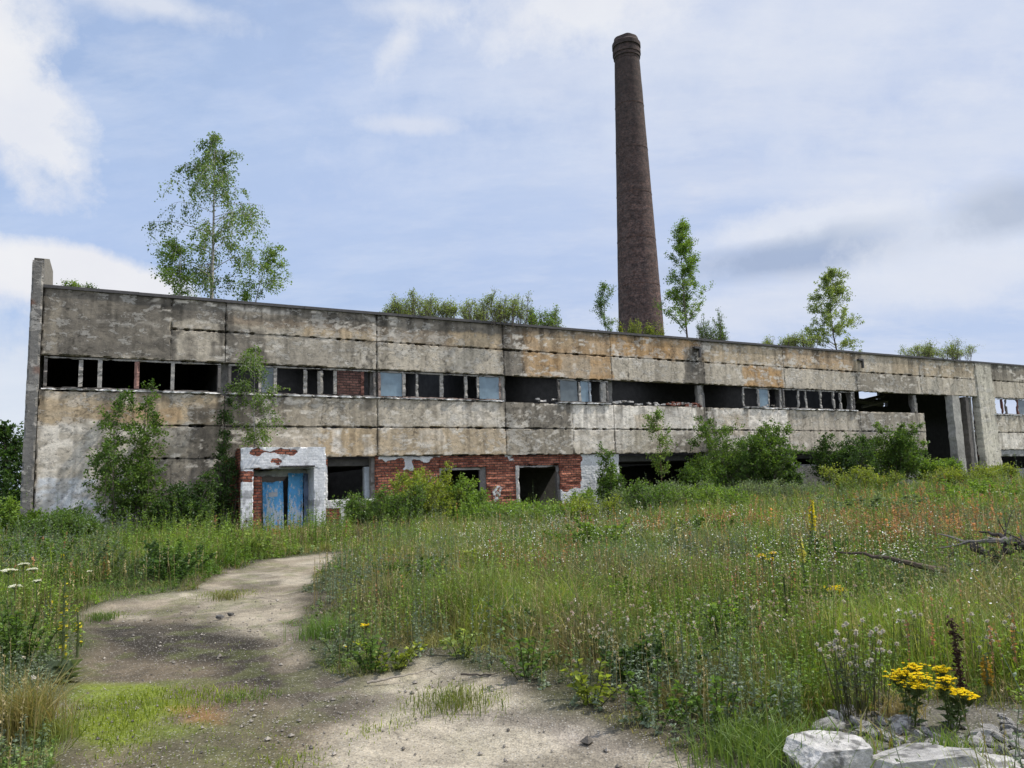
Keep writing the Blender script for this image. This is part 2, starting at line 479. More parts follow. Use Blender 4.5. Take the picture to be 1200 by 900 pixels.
c = cloud(c, 1000, 345, 260, 26, (.90, .94, 1.04), .6, soft=.6)
c = cloud(c, 1180, 150, 140, 40, (.88, .93, 1.04), .5, soft=.7)
# unseen sky overhead and behind the viewer, brightened as added fill for the shade
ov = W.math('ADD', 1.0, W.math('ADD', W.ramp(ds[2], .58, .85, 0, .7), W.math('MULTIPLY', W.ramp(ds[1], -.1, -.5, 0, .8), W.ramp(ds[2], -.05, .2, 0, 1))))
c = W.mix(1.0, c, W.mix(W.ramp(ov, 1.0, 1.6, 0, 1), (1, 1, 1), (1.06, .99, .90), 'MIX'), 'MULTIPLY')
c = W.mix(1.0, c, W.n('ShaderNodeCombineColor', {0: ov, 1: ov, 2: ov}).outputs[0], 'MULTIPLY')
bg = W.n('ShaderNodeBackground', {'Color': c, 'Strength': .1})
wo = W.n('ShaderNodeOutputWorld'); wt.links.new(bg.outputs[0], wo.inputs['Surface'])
scene.view_settings.view_transform = 'Standard'; scene.view_settings.look = 'None'
scene.view_settings.gamma = 1.0; scene.view_settings.exposure = 0.0
scene.view_settings.use_curve_mapping = False
scene.cycles.max_bounces = 6; scene.cycles.transparent_max_bounces = 8

# ------------------------------------------------------------------ the bare path, drawn in ground metres
PATH_PX = [(445, 646), (405, 655), (374, 668), (360, 690), (350, 715), (347, 740), (372, 772), (388, 788), (420, 797), (455, 787),
           (500, 770), (545, 785), (600, 799), (640, 824), (700, 847), (760, 863), (830, 885), (880, 905), (930, 945), (400, 960), (40, 950),
           (60, 900), (72, 850), (84, 800), (98, 760), (92, 722), (125, 706), (185, 697), (228, 690), (272, 668), (320, 655), (365, 649)]
PATH = np.array([ground(*p)[:2] for p in PATH_PX])


def poly_sd(P, poly):
    """signed distance, positive inside"""
    x, y = P[:, 0], P[:, 1]; ins = np.zeros(len(P), bool); dm = np.full(len(P), 1e9)
    for i in range(len(poly)):
        a = poly[i]; b = poly[(i + 1) % len(poly)]
        cond = (a[1] > y) != (b[1] > y)
        ins ^= cond & (x < (b[0] - a[0]) * (y - a[1]) / (b[1] - a[1] + 1e-12) + a[0])
        e = b - a; t = np.clip(((P - a) @ e) / (e @ e), 0, 1)
        dm = np.minimum(dm, np.hypot(*(P - a - t[:, None] * e).T))
    return np.where(ins, dm, -dm)


def path_sd(x, y):
    P = np.stack([np.asarray(x, float), np.asarray(y, float)], 1)
    out = np.full(len(P), -5.0)
    m = (abs(P[:, 0]) < 9) & (P[:, 1] > 0) & (P[:, 1] < 24)
    if m.any(): out[m] = poly_sd(P[m], PATH)
    n = (fbm(P[:, 0], P[:, 1], 3.0, 4, 1.6) - .5)
    near = (P[:, 1] < 4.3) & (P[:, 0] > -2.6) & (P[:, 0] < 1.6)     # where we stand
    out[near] = np.maximum(out[near], .4)
    return out + n * .55


def gpatch(x, y, pts, soft, nz=.5):
    poly = np.array([ground(*p)[:2] for p in pts])
    sd = poly_sd(np.stack([x, y], 1), poly) + (fbm(x, y, 9.0, 4, 2.2) - .5) * nz
    return sstep(-soft, soft, sd)


def ground_colour(x, y):
    sd = path_sd(x, y)
    soil = np.array([.062, .052, .036])
    c = np.tile(soil, (len(x), 1)) * (.7 + .7 * fbm(x, y, 2, 4, .8))[:, None]
    gr = np.array([.05, .062, .022])
    c = c + (gr - c) * (sstep(.35, .65, fbm(x, y, 4.4, 4, .5)) * .7)[:, None]
    far = sstep(30, 70, np.hypot(x, y))
    c = c + (np.array([.055, .085, .03]) - c) * far[:, None]
    pale = np.array([.315, .278, .212]); tan = np.array([.235, .198, .145])
    mixn = sstep(.35, .65, fbm(x, y, 7.0, 5, .9))
    p = pale + (tan - pale) * mixn[:, None]
    near = np.hypot(x, y) < 24
    xn, yn = x[near], y[near]; q = p[near]

    def lay(pts, colr, amt, soft=.25, nz=.5):
        nonlocal q
        k = gpatch(xn, yn, pts, soft, nz) * amt
        q = q + (np.array(colr) - q) * k[:, None]
    lay([(0, 930), (330, 930), (395, 870), (345, 800), (330, 775), (300, 735), (90, 715), (60, 760)], (.105, .082, .055), .85, .3)
    lay([(105, 722), (190, 728), (270, 724), (330, 740), (330, 772), (350, 790), (420, 820), (395, 835), (300, 815), (250, 775), (150, 765), (110, 745)], (.030, .026, .020), .95, .3)
    lay([(120, 712), (330, 700), (345, 708), (200, 722)], (.09, .075, .055), .55, .2)
    lay([(360, 770), (420, 800), (470, 812), (420, 842), (330, 800)], (.075, .064, .05), .7, .2)
    lay([(270, 682), (335, 676), (330, 683), (275, 692)], (.08, .068, .05), .7, .1, .3)
    lay([(75, 800), (205, 795), (215, 850), (130, 875), (70, 870)], (.15, .195, .018), .85, .25, 1.1)
    lay([(150, 860), (330, 820), (340, 900), (120, 930)], (.085, .09, .035), .55, .3)
    lay([(205, 822), (262, 820), (258, 842), (210, 840)], (.22, .12, .045), .7, .12, .3)
    lay([(370, 905), (395, 855), (470, 805), (520, 800), (600, 815), (850, 890), (870, 930), (400, 960)], (.37, .33, .258), .65, .25)
    lay([(500, 815), (640, 830), (760, 868), (720, 880), (600, 850), (510, 835)], (.21, .18, .165), .5, .2)
    lay([(230, 700), (330, 690), (345, 730), (320, 745), (260, 735)], (.32, .28, .212), .6, .25)
    k = sstep(.54, .66, fbm(xn, yn, 40.0, 5, 1.9)) * .45
    q = q + (np.array([.085, .072, .052]) - q) * k[:, None]
    k = sstep(.56, .66, fbm(xn, yn, 47.0, 5, 3.1)) * .4
    q = q + (np.array([.10, .115, .035]) - q) * (k * sstep(.5, -2.5, xn))[:, None]
    q = q * (.72 + .56 * fbm(xn, yn, 52.0, 4, 9.0))[:, None]
    for ln, wd in (([(375, 875), (392, 867), (433, 852), (463, 845), (500, 833), (560, 828)], .018), ([(433, 852), (420, 825), (400, 812)], .012), ([(560, 828), (640, 850), (700, 888)], .010), ([(463, 845), (478, 870), (470, 900)], .010), ([(230, 700), (290, 696), (340, 700)], .03), ([(300, 672), (345, 668), (390, 660)], .04)):
        G = [ground(*p_)[:2] for p_ in ln]
        dm = np.full(len(xn), 9.0); Pn = np.stack([xn + (fbm(xn, yn, 61., 4, 5.) - .5) * .14, yn + (fbm(xn, yn, 67., 4, 5.) - .5) * .14], 1)
        for a_, b_ in zip(G[:-1], G[1:]):
            e_ = b_ - a_; t_ = np.clip(((Pn - a_) @ e_) / (e_ @ e_), 0, 1); dm = np.minimum(dm, np.hypot(*(Pn - a_ - t_[:, None] * e_).T))
        q = q * (1 - .5 * sstep(wd * 1.5, wd * .3, dm) * sstep(.3, .6, fbm(xn, yn, 71., 4, 2.)))[:, None]
    p[near] = q
    k = sstep(-.12, .22, sd)
    c = c + (p - c) * k[:, None]
    # rubble-strewn pale soil round the blocks
    m = near
    kk = gpatch(x[m], y[m], [(915, 905), (960, 838), (1060, 822), (1230, 830), (1260, 960), (900, 960)], .2, .4)
    c[m] = c[m] + (np.array([.24, .225, .20]) - c[m]) * (kk * .4)[:, None]
    # roots of the grass verge: dark litter
    return c


def build_ground():
    r = [1.2]
    while r[-1] < 2500:
        k = 1.0055 if 3.5 < r[-1] < 26 else (1.03 if r[-1] > 26 else 1.06)
        r.append(r[-1] * k)
    r = np.array(r)
    a = np.concatenate([np.radians(np.arange(-45, 45, .16)), np.radians(np.arange(45, 315, 4.5))])
    R, A = np.meshgrid(r, a, indexing='ij')
    x = (R * np.sin(A)).ravel(); y = (R * np.cos(A)).ravel()
    z = height(x, y)
    sd = path_sd(x, y)
    z = z - .04 * sstep(-.1, .3, sd) + (fbm(x, y, 5.5, 4, 3.0) - .5) * .035
    z = z * (1 - sstep(60, 140, R.ravel()))
    c = ground_colour(x, y)
    nr, na = R.shape
    i = np.arange(nr - 1)[:, None] * na; j = np.arange(na)[None]; j2 = (j + 1) % na
    Q = np.stack([i + j, i + na + j, i + na + j2, i + j2], -1).reshape(-1, 4)[:, ::-1]
    b = MB(); b.add(np.stack([x, y, z], 1), Q, col=c, alpha=1.0)
    # cap under the viewer
    cc = len(x)
    b.add(np.concatenate([np.stack([x[:na], y[:na], z[:na]], 1), [[0, 0, 0.0]]]), None, [(na, (k + 1) % na, k) for k in range(na)], col=(.3, .26, .2))
    return tag(b.build('ground', M['ground'], smooth=True), 'bare beige dirt track and soil with a dark damp patch under the meadow', 'ground', kind='structure')


build_ground()


# ------------------------------------------------------------------ the factory
G_GREY, G_LIGHT, G_DARK = (.335, .302, .248), (.475, .436, .37), (.130, .121, .108)
OCHRE, BEIGE, WHITE, BROWN = (.43, .285, .150), (.46, .365, .245), (.74, .71, .66), (.19, .14, .10)
PATCHES = [
    (0, 1, 3, 5, G_DARK, .85), (.72, 1, 3, 4.0, G_LIGHT, .8), (.66, .99, 4.0, 4.32, G_LIGHT, .8), (.76, .84, 3.1, 3.8, G_DARK, .5), (.9, .96, 3.1, 3.7, G_DARK, .6),
    (.3, .6, 4.0, 4.1, WHITE, .25), (.05, .1, 3, 4.6, G_GREY, .5),
    (0, 1, 1, 2, BEIGE, .75), (.3, .75, 1.15, 1.5, OCHRE, .45), (.0, .5, 1.7, 2.0, WHITE, .3), (.0, .5, -.6, 1.1, WHITE, .6), (.42, .8, .35, 1, WHITE, .75), (.6, 1, -1.2, 1.0, G_DARK, .55),
    (.0, .56, -2.6, -.5, (.60, .64, .70), .9), (.5, .8, -2.6, -.6, G_GREY, .5), (.8, 1, -2.6, 1.6, G_DARK, .8), (.32, .42, -1.3, -.4, BROWN, .5),
    (1, 2, 4.45, 5, G_DARK, .8), (1, 1.4, 4.72, 4.92, WHITE, .55), (1, 2, 4.25, 4.5, BROWN, .55), (1.5, 2, 4, 4.35, BEIGE, .75), (1, 1.25, 3, 4.2, G_DARK, .7), (1.25, 2, 3, 3.95, (.30, .28, .245), .75),
    (1, 1.4, 0, 2, G_DARK, .75), (1.3, 2, 1, 2, G_GREY, .7), (1.25, 1.62, 0, 1, G_LIGHT, .55), (1.6, 2, 0, 1, BEIGE, .85), (1.68, 1.76, .1, .95, WHITE, .95), (1.9, 1.98, .1, .7, WHITE, .6),
    (2, 3, 4.45, 5, G_DARK, .8), (2, 2.6, 4, 4.5, BROWN, .5), (2.55, 3, 4, 4.6, BEIGE, .7), (2, 3, 3, 4, G_LIGHT, .8), (2, 3, 1, 2, G_LIGHT, .6), (2.45, 2.95, 1.1, 1.95, WHITE, .45), (2, 3, 0, 1, BEIGE, .6), (2.3, 2.5, .3, .9, WHITE, .4),
    (3, 4, 4, 5, OCHRE, .7), (3.3, 3.7, 4.3, 4.9, BEIGE, .5), (3, 4, 4.72, 5, G_DARK, .35), (3.15, 4, 3, 4, OCHRE, .8), (3.5, 3.8, 3, 3.9, G_LIGHT, .5), (3, 3.18, 3, 5, G_DARK, .8),
    (3, 3.6, 1, 2, G_DARK, .7), (3, 3.6, 0, 1, (.22, .20, .165), .7), (3.6, 4.88, .45, 2.02, WHITE, 1.0), (3.6, 4.88, .9, 2.02, WHITE, .7), (4.2, 4.5, .9, 1.6, BEIGE, .5), (3.6, 4.85, 0, 1, G_LIGHT, .75), (3.6, 4.2, .2, .7, WHITE, .5), (4.3, 5, .25, .55, G_GREY, .5),
    (4, 5, 4, 5, OCHRE, .95), (4, 4.78, 3, 4, G_LIGHT, .8), (4.78, 5.03, 2.6, 4.6, G_DARK, .9), (4.6, 4.95, 0, .8, G_DARK, .55), (4.9, 5.15, 0, 2, G_DARK, .6),
    (5, 6, 4, 5, BEIGE, .65), (5, 6, 3, 4, G_LIGHT, .6), (5.45, 5.97, 2.9, 3.95, OCHRE, .95), (5.1, 6, 0, 2, WHITE, .9), (5.15, 5.5, .8, 1.8, BEIGE, .4),
    (6, 7, 4, 5, OCHRE, .6), (6, 7, 4, 4.3, BEIGE, .5), (6, 7, 3, 4, G_LIGHT, .85), (6, 7, 0, 2, G_LIGHT, .8),
    (7, 8, 4, 5, BEIGE, .55), (7.1, 7.6, 4.1, 4.9, G_LIGHT, .6), (7.0, 8, 3, 4, G_DARK, .45), (7, 8, 0, 2, G_DARK, .62),
    (8, 9.07, 4, 5, BEIGE, .5), (8, 9.07, 3, 4, G_LIGHT, .7), (9.06, 9.4, -4, 5.4, (.56, .54, .47), .95),
    (0, 14, 4.84, 5.1, G_DARK, .6), (.96, 1.06, .2, 5, G_DARK, .75), (2.98, 3.06, 1, 5, G_DARK, .6), (1.0, 1.3, .9, 2, (.09, .085, .075), .6),
    (9.385, 14, 4, 5, G_DARK, .5), (9.385, 14, 3, 4, G_LIGHT, .85), (9.385, 14, 1, 2, G_LIGHT, .55), (9.385, 14, 0, 1, WHITE, .75)]


def facade_colour(P):
    t, z = P[:, 0], P[:, 2]
    b = t / 6.0; r = (z - ZB) / 1.2
    n = fbm(t, z, 3.3, 5, .9)
    c = np.array(G_GREY) + (np.array(G_LIGHT) - np.array(G_GREY)) * (.25 + .5 * sstep(.35, .7, n))[:, None]
    wt_, wz = (fbm(t, z, 8.1, 6, 1.9) - .5), (fbm(t, z, 21.7, 6, 1.9) - .5)
    for (b0, b1, r0, r1, colr, amt) in PATCHES:
        bb = b + wt_ * .12; rr = r + wz * .42
        d = np.minimum.reduce([(bb - b0) * 6, (b1 - bb) * 6, (rr - r0) * 1.2, (r1 - rr) * 1.2])
        k = sstep(-.05, .08, d) * amt * (.78 + .34 * sstep(.3, .7, fbm(t * .6, z * 1.6, 30 + 7.1 * b0 + r0, 5, 2.6)))
        if min(colr) > .55: k = k * (.45 + .75 * sstep(.42, .56, fbm(t * .8, z * 1.3, 300 + b0, 6, 3.0)))
        c = c + (np.array(colr) - c) * np.clip(k, 0, 1)[:, None]
    # old rain streaks and grime
    s1 = fbm(t * 2.6, z * .28, 13.0, 5); s2 = fbm(t * 7.0, z * .5, 14.0, 4)
    under = np.maximum(sstep(1.1, 0, 5 - r), sstep(.9, 0, 2 - r) * (r < 2)) * .8 + .35
    k = sstep(.5, .68, s1) * under * .75
    c = c * (1 - k * .62)[:, None]
    k = sstep(.5, .75, s2) * .28
    c = c * (1 - k)[:, None]
    # lime blooms
    wv = fbm(t * .7, z * 1.5, 44.0, 6, 3.6)
    k = sstep(.61, .67, wv) * sstep(.40, .58, fbm(t, z, 60., 3, .45)) * .8
    c = c + (np.array([.58, .555, .51]) - c) * k[:, None]
    # spots of black lichen
    k = sstep(.60, .68, fbm(t, z, 71.0, 6, 4.5)) * .26
    c = c * (1 - k)[:, None]
    # dirt drawn along the joints
    jn = (fbm(t, z, 210.0, 5, 3.0) - .5) * .10
    hj = abs(((r + .5) % 1.0) - .5) * 1.2 + jn; vj = abs(((b + .5) % 1.0) - .5) * 6 + jn
    dj = np.minimum(hj, np.where(t < 53, vj, 9))
    jm = sstep(.35, .6, fbm(t, z, 220.0, 4, .8)) * .7 + .3
    k = sstep(.055, .0, dj) * jm * ((t < 54.4) | (t > 56.31)) * np.where((t < 3.4) | ((t < 4.1) & (r > 2)), 0, 1)
    c = c * (1 - .5 * k)[:, None]
    # hairline cracks
    for o_ in (0, 1):
        w1 = fbm(t, z, 120.0 + 9 * o_, 5, .55)
        k = sstep(.009, .0, abs(w1 - .5)) * sstep(.42, .55, fbm(t, z, 140. + o_, 3, .4)) * .6
        c = c * (1 - k)[:, None]
    c = c * np.array([1.20, 1.14, 1.05]) * (.86 + .32 * fbm(t, z, 90.0, 4, 7.0))[:, None]
    return c


FAC = empty('abandoned_factory', (FO[0], FO[1], 0), PSI)
tag(FAC, 'long derelict two storey factory of stained concrete panels with broken windows', 'factory')


def wall_panel(t0, t1, r0, r1, name='wall_panel', y0=0.0, th=.28, gap=.013, label=None):
    z0 = ZB + r0 * 1.2; z1 = ZB + r1 * 1.2
    dy = (random.random() - .5) * .035
    dz = (random.random() - .5) * .02
    b = MB(); b.box(t0 + gap, t1 - gap, y0 + dy, y0 + dy + th, z0 + gap + dz, z1 - gap + dz, step=.05, amp=.012, colfn=facade_colour)
    o = b.build(name, M['facade'], FAC)
    if label: o['label'] = label
    return o


# upper bands (rows counted from the underside of the panels)
EDGE = [0, 6, 12, 18, 24, 30, 36, 42.15, 48.35, 54.42, 56.32, 62.3, 68.3, 74.3, 80.3, 84.1]
for bay in range(15):
    t0, t1 = EDGE[bay], EDGE[bay + 1]
    if bay == 9: continue
    if bay == 0:      # here the joints are still plastered over for most of the bay
        wall_panel(0, 4.1, 3, 5); wall_panel(4.08, 6, 4, 5); wall_panel(4.08, 6, 3, 4)
        wall_panel(0, 3.4, -2.6, 2); wall_panel(3.38, 6, 1, 2); wall_panel(3.38, 6, 0, 1); wall_panel(3.38, 6, -2.6, 0)
        continue
    wall_panel(t0, t1, 4, 5); wall_panel(t0, t1, 3, 4)
    if bay == 8: continue
    if bay == 3:
        for rr in (0, 1):
            wall_panel(18, 21.6, rr, rr + 1); wall_panel(21.6, 24, rr, rr + 1)
        continue
    wall_panel(t0, t1, 1, 2); wall_panel(t0, t1, 0, 1)
# hall pillar
b = MB(); b.box(54.44, 56.3, -.06, .45, -.2, ROOF - .012, step=.07, amp=.012, colfn=facade_colour)
b.build('pillar', M['facade'], FAC)

# end pilaster + gable
b = MB()


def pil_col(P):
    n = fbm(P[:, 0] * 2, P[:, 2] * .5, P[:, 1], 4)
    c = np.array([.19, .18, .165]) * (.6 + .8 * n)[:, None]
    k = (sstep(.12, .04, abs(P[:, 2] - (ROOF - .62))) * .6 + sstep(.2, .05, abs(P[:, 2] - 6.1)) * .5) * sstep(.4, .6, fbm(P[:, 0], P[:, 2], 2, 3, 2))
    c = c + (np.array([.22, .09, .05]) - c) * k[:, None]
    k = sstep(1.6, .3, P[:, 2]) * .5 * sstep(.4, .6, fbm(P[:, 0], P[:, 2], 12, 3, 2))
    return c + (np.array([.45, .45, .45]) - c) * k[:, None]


b.box(-.36, -.012, -.14, .3, -.2, ROOF + .9, step=.06, amp=.016, colfn=pil_col)
b.build('corner_pilaster', M['facade'], FAC)
b = MB()


def gable_pt(px, py):
    lo, hi = .3, 14.0
    for _ in range(40):
        mid = (lo + hi) / 2
        if fac(px, py, mid)[0] < -.04: hi = mid
        else: lo = mid
    return lo, fac(px, py, lo)[1]


prof = [(.31, gable_pt(48, 303)[1] + .0), gable_pt(50.5, 303.0), gable_pt(58.2, 303.6), gable_pt(62.2, 318)]
prof += [(prof[-1][0] + .9, prof[-1][1] - 1.1), (12.3, ROOF + .5)]
print('gable', prof)
for (ya, za), (yb, zbb) in zip(prof[:-1], prof[1:]):
    V = []
    for x in (-.34, -.04):
        V += [(x, ya, -.2), (x, yb, -.2), (x, yb, zbb), (x, ya, za)]
    V = np.array(V)
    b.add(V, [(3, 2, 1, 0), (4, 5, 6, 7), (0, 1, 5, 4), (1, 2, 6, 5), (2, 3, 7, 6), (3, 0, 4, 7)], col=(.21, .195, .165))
b.build('gable_wall', M['concrete'], FAC)

# inside: floor slab, back wall with holes, cross wall, columns, roof
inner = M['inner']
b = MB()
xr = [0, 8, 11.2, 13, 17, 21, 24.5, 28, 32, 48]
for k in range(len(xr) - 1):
    b.box(xr[k], xr[k + 1], .64, 11.98 if k % 2 == 0 else 5.5, ZB - .35, ZB - .08)  # shortened slabs leave added gaps that pass light to the ground floor
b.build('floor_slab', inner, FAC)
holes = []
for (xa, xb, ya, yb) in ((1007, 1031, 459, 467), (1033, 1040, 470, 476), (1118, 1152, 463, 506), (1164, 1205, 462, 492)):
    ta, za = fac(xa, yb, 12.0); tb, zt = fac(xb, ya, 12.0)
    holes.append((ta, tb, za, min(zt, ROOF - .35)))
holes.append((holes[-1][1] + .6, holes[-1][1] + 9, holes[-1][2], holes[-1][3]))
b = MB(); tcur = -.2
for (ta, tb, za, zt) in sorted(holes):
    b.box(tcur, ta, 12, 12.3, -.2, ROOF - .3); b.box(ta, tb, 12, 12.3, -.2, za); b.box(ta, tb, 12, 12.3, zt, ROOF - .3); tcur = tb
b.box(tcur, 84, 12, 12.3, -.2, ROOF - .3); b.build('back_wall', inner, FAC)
b = MB(); b.box(83.8, 84.1, .3, 12, -.2, ROOF - .3, col=(.3, .28, .25)); b.build('end_wall', M['concrete'], FAC)
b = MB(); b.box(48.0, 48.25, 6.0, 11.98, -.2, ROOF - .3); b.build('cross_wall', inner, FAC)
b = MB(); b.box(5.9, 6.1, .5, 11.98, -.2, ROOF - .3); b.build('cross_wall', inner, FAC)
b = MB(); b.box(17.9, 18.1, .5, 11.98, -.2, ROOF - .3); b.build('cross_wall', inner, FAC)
for k in range(1, 9):
    b = MB(); b.box(k * 6 - .2, k * 6 + .2, .31, .62, -.2, ROOF - .3, col=(.2, .19, .175), step=.2, amp=.02); b.build('column', M['concrete'], FAC)
b = MB(); xr = [-.03, 8, 11, 14, 17, 26, 29, 32, 35, 43.5, 46.5, 84]
for k in range(len(xr) - 1):          # unseen gaps added over the back half to let light inside
    b.box(xr[k], xr[k + 1], .2, 12.3 if k % 2 == 0 else 6.6, ROOF - .28, ROOF - .02, col=(.06, .06, .06))
    if k % 2: b.box(xr[k], xr[k + 1], 11.2, 12.3, ROOF - .28, ROOF - .02, col=(.06, .06, .06))
b.build('roof', M['bitumen'], FAC)
b = MB()
for k in range(28):
    zz = ROOF + .02 + random.uniform(-.01, .01)
    b.box(k * 3 - .02, k * 3 + 2.985, -.07 + random.uniform(-.012, .012), .26, zz - .075, zz + .035)
b.build('roof_flashing', M['tin'], FAC)
# fallen roof beam seen through the broken bay
t_, z_ = fac(1018, 474, 5.0)
b = MB()
_f = lambda px, py, yl: np.array([fac(px, py, yl)[0], yl, fac(px, py, yl)[1]])
pA = _f(1000, 472, 9.0); pB = _f(1036, 463.5, 9.0)
b.tube([pA, (pA + pB) / 2, pB], .13, 4, col=(.2, .19, .17)); b.tube([_f(1002, 469, 7.0), _f(1034, 474, 7.0)], .2, 4, col=(.24, .22, .2)); b.tube([_f(1010, 477, 5.0), _f(1040, 470, 5.0)], .1, 4, col=(.28, .26, .24))
b.build('fallen_beam', M['concrete'], FAC)


# ---- windows
def wt_px(px, row=2.5):
    lo, hi = -2.0, 90.0
    return fac(px, fac_y(px, row))[0]


def fac_y(px, row):
    """photo y of that row height at that column"""
    lo, hi = 300., 620.
    for _ in range(30):
        mid = (lo + hi) / 2
        if fac(px, mid)[1] > ZB + row * 1.2: lo = mid
        else: hi = mid
    return (lo + hi) / 2


FRM = (.17, .155, .14); FRL = (.33, .31, .28); FRB = (.15, .07, .055)
WZ0, WZ1 = ZB + 2.4 + .02, ZB + 3.6 - .02


def window(pa, pb, bars, panes=(), sill=True, head=True, frame=True, colr=FRM):
    """ribbon window between photo columns pa and pb"""
    ta, tb = wt_px(pa), wt_px(pb)
    f = MB()
    y0 = .06
    if frame:
        f.box(ta, tb, y0, y0 + .1, WZ1 - .07, WZ1, col=FRL, step=.12, amp=.006)
        f.box(ta, tb, y0, y0 + .1, WZ0 + .03, WZ0 + .10, col=colr, step=.12, amp=.006)
    f.box(ta, ta + .1, y0 - .01, y0 + .12, WZ0 + .1, WZ1 - .07, col=colr, step=.12, amp=.008)
    f.box(tb - .1, tb, y0 - .01, y0 + .12, WZ0 + .1, WZ1 - .07, col=colr, step=.12, amp=.008)
    for (px, wd, cc) in bars:
        t = wt_px(px)
        f.box(t - wd / 2, t + wd / 2, y0 - .015, y0 + .12, WZ0 + .1, WZ1 - .07, col=cc, step=.1, amp=.01)
    o = f.build('window_frame', M['wood'], FAC)
    for (px0, px1, mk) in panes:
        p = MB(); q0, q1 = wt_px(px0), wt_px(px1)
        p.box(q0, q1, y0 + .05, y0 + .058, WZ0 + .1, WZ1 - .07); p.build('pane', M[mk], o)
    if sill:
        s_ = MB(); s_.box(ta - .05, tb + .05, -.09, .25, WZ0 - .03, WZ0 + .035, step=.08, amp=.02,
                          colfn=lambda P: np.array([.5, .49, .47]) * (.35 + .95 * sstep(.3, .6, fbm(P[:, 0], P[:, 2], 4, 3, 1.4)))[:, None])
        s_.build('window_sill', M['plaster'], o)
    return o


L = FRL
window(51, 259, [(94.5, .13, L), (117, .14, L), (160.5, .16, (.30, .17, .14)), (202.5, .12, L)])
window(268, 441, [(305, .1, L), (323, .12, L), (358.5, .14, L), (376, .22, (.27, .25, .22)), (393.5, .13, L), (425.5, .12, FRB)], panes=[(307, 321, 'panedk')])
window(444, 588, [(474, .14, L), (489.5, .1, L), (518.5, .15, L), (547, .12, L), (561, .1, L)], panes=[(447, 472, 'panebl'), (563, 586, 'panebl')], colr=(.26, .2, .17))
window(655, 714, [(680.5, .12, L), (692.5, .1, (.3, .33, .36)), (708, .3, (.26, .25, .23))], panes=[(658, 678, 'panedk'), (682, 691, 'panebl')])
window(872, 917, [(890, .1, L), (902.5, .1, L)], panes=[(891, 902, 'panebl')], colr=L)
window(919, 1003, [(937, .12, L), (946, .12, L), (963.5, .12, L), (978.5, .12, L), (986.5, .1, L), (1000, .1, L)])
window(1163.5, 1260, [(1176, .12, FRB), (1180.5, .12, FRM), (1194, .14, FRB), (1215, .1, FRM), (1236, .1, FRM)], panes=[(1195, 1214, 'panedk')])
# red brick infill in the second bay's window
b = MB(); b.box(wt_px(396), wt_px(424), .09, .3, WZ0 + .1, WZ1 - .08, col=(.3, .3, .3), alpha=-.5, step=.2); b.build('brick_infill', M['dullbrick'], FAC)
# posts standing in the empty window bays
for px, wd in ((590, .2), (822, .3), (1075, .3)):
    t = wt_px(px); b = MB(); b.box(t - wd / 2, t + wd / 2, .1, .34, WZ0, WZ1, col=(.24, .225, .2), step=.1, amp=.015); b.build('window_post', M['concrete'], FAC)
# heaps of brick and mortar left on the sill of the empty bay
for k, (px, n, cc) in enumerate(((722, 5, 0), (735, 4, 0), (752, 4, 0), (790, 9, 1), (803, 12, 1), (813, 10, 1), (648, 3, 0), (770, 4, 0), (905, 3, 0))):
    b = MB()
    for _ in range(n):
        t = wt_px(px) + random.gauss(0, .35); s = random.uniform(.08, .16); zz = WZ0 - .02 + random.uniform(0, .16)
        cl = (.2, .08, .055) if cc and random.random() < .7 else (.42, .4, .38)
        a = random.uniform(-.5, .5)
        b.box(t - s, t + s, .02, .02 + s * 1.5, zz, zz + .09, col=cl, step=.08, amp=.03)
    b.build('sill_rubble', M['rock'], FAC)
# rain spouts and their soot on the seams
for px, py in ((817, 408), (1008, 422)):
    t, z = fac(px, py)
    b = MB(); b.box(t - .3, t + .12, -.16, .0, z - .05, z + .06); b.box(t + .02, t + .12, -.16, -.03, z - .5, z - .05); b.build('rain_spout', M['tin'], FAC)


# ---- ground floor
def brick_part(name, pieces, plaster=None, y0=.12, y1=.5, mat='brick'):
    b = MB()

    def cf(P):
        n = len(P); a = np.full(n, -.4)
        for (ta, tb, za, zt, v) in (plaster or []):
            tt = P[:, 0] + (fbm(P[:, 0], P[:, 2], 2, 3, 1.7) - .5) * .7; zz = P[:, 2] + (fbm(P[:, 0], P[:, 2], 9, 3, 1.7) - .5) * .6
            d = np.minimum.reduce([tt - ta, tb - tt, zz - za, zt - zz])
            a = np.maximum(a, sstep(-.12, .12, d) * v)
        cc = np.tile(np.array([.58, .58, .57]), (n, 1)) * (.75 + .5 * fbm(P[:, 0], P[:, 2], 31, 4, 1.2))[:, None]
        return np.concatenate([cc, a[:, None]], 1)
    for (ta, tb, za, zt) in pieces:
        b.box(ta, tb, y0, y1, za, zt, step=.05, amp=.04, colfn=cf)
    for k_ in range(len(b.V)):      # courses eaten away by frost
        P = b.V[k_]; f_ = P[:, 1] < y0 + .08
        P[f_, 1] += (b.C[k_][f_, 3] < .3) * .11 * np.clip(vnoise(np.stack([P[f_, 0] * 2.2, P[f_, 2] * 9.0, 0 * P[f_, 0]], 1)) - .45, 0, 1) * sstep(.35, .6, fbm(P[f_, 0], P[f_, 2], 5, 3, .9))
    return b.build(name, M[mat], FAC)


T = lambda px, py=570: fac(px, py, .12)[0]
Zf = lambda px, py: fac(px, py, .12)[1]
ZT = ZB + .0
# bay 1: brick left of and behind the portal, low parapet under the big opening
tp0, tp1 = T(283), T(381)
brick_part('brick_wall', [(6.02, T(303), -.2, ZT), (T(357), T(384), -.2, ZT), (T(303), T(357), 2.62, ZT), (T(384), T(441), -.2, 1.35)],
           plaster=[(T(384), T(441), 1.05, 1.5, .9), (T(400), T(430), .4, 1.3, .8), (T(357), T(384), -.3, 4, 1.0)])
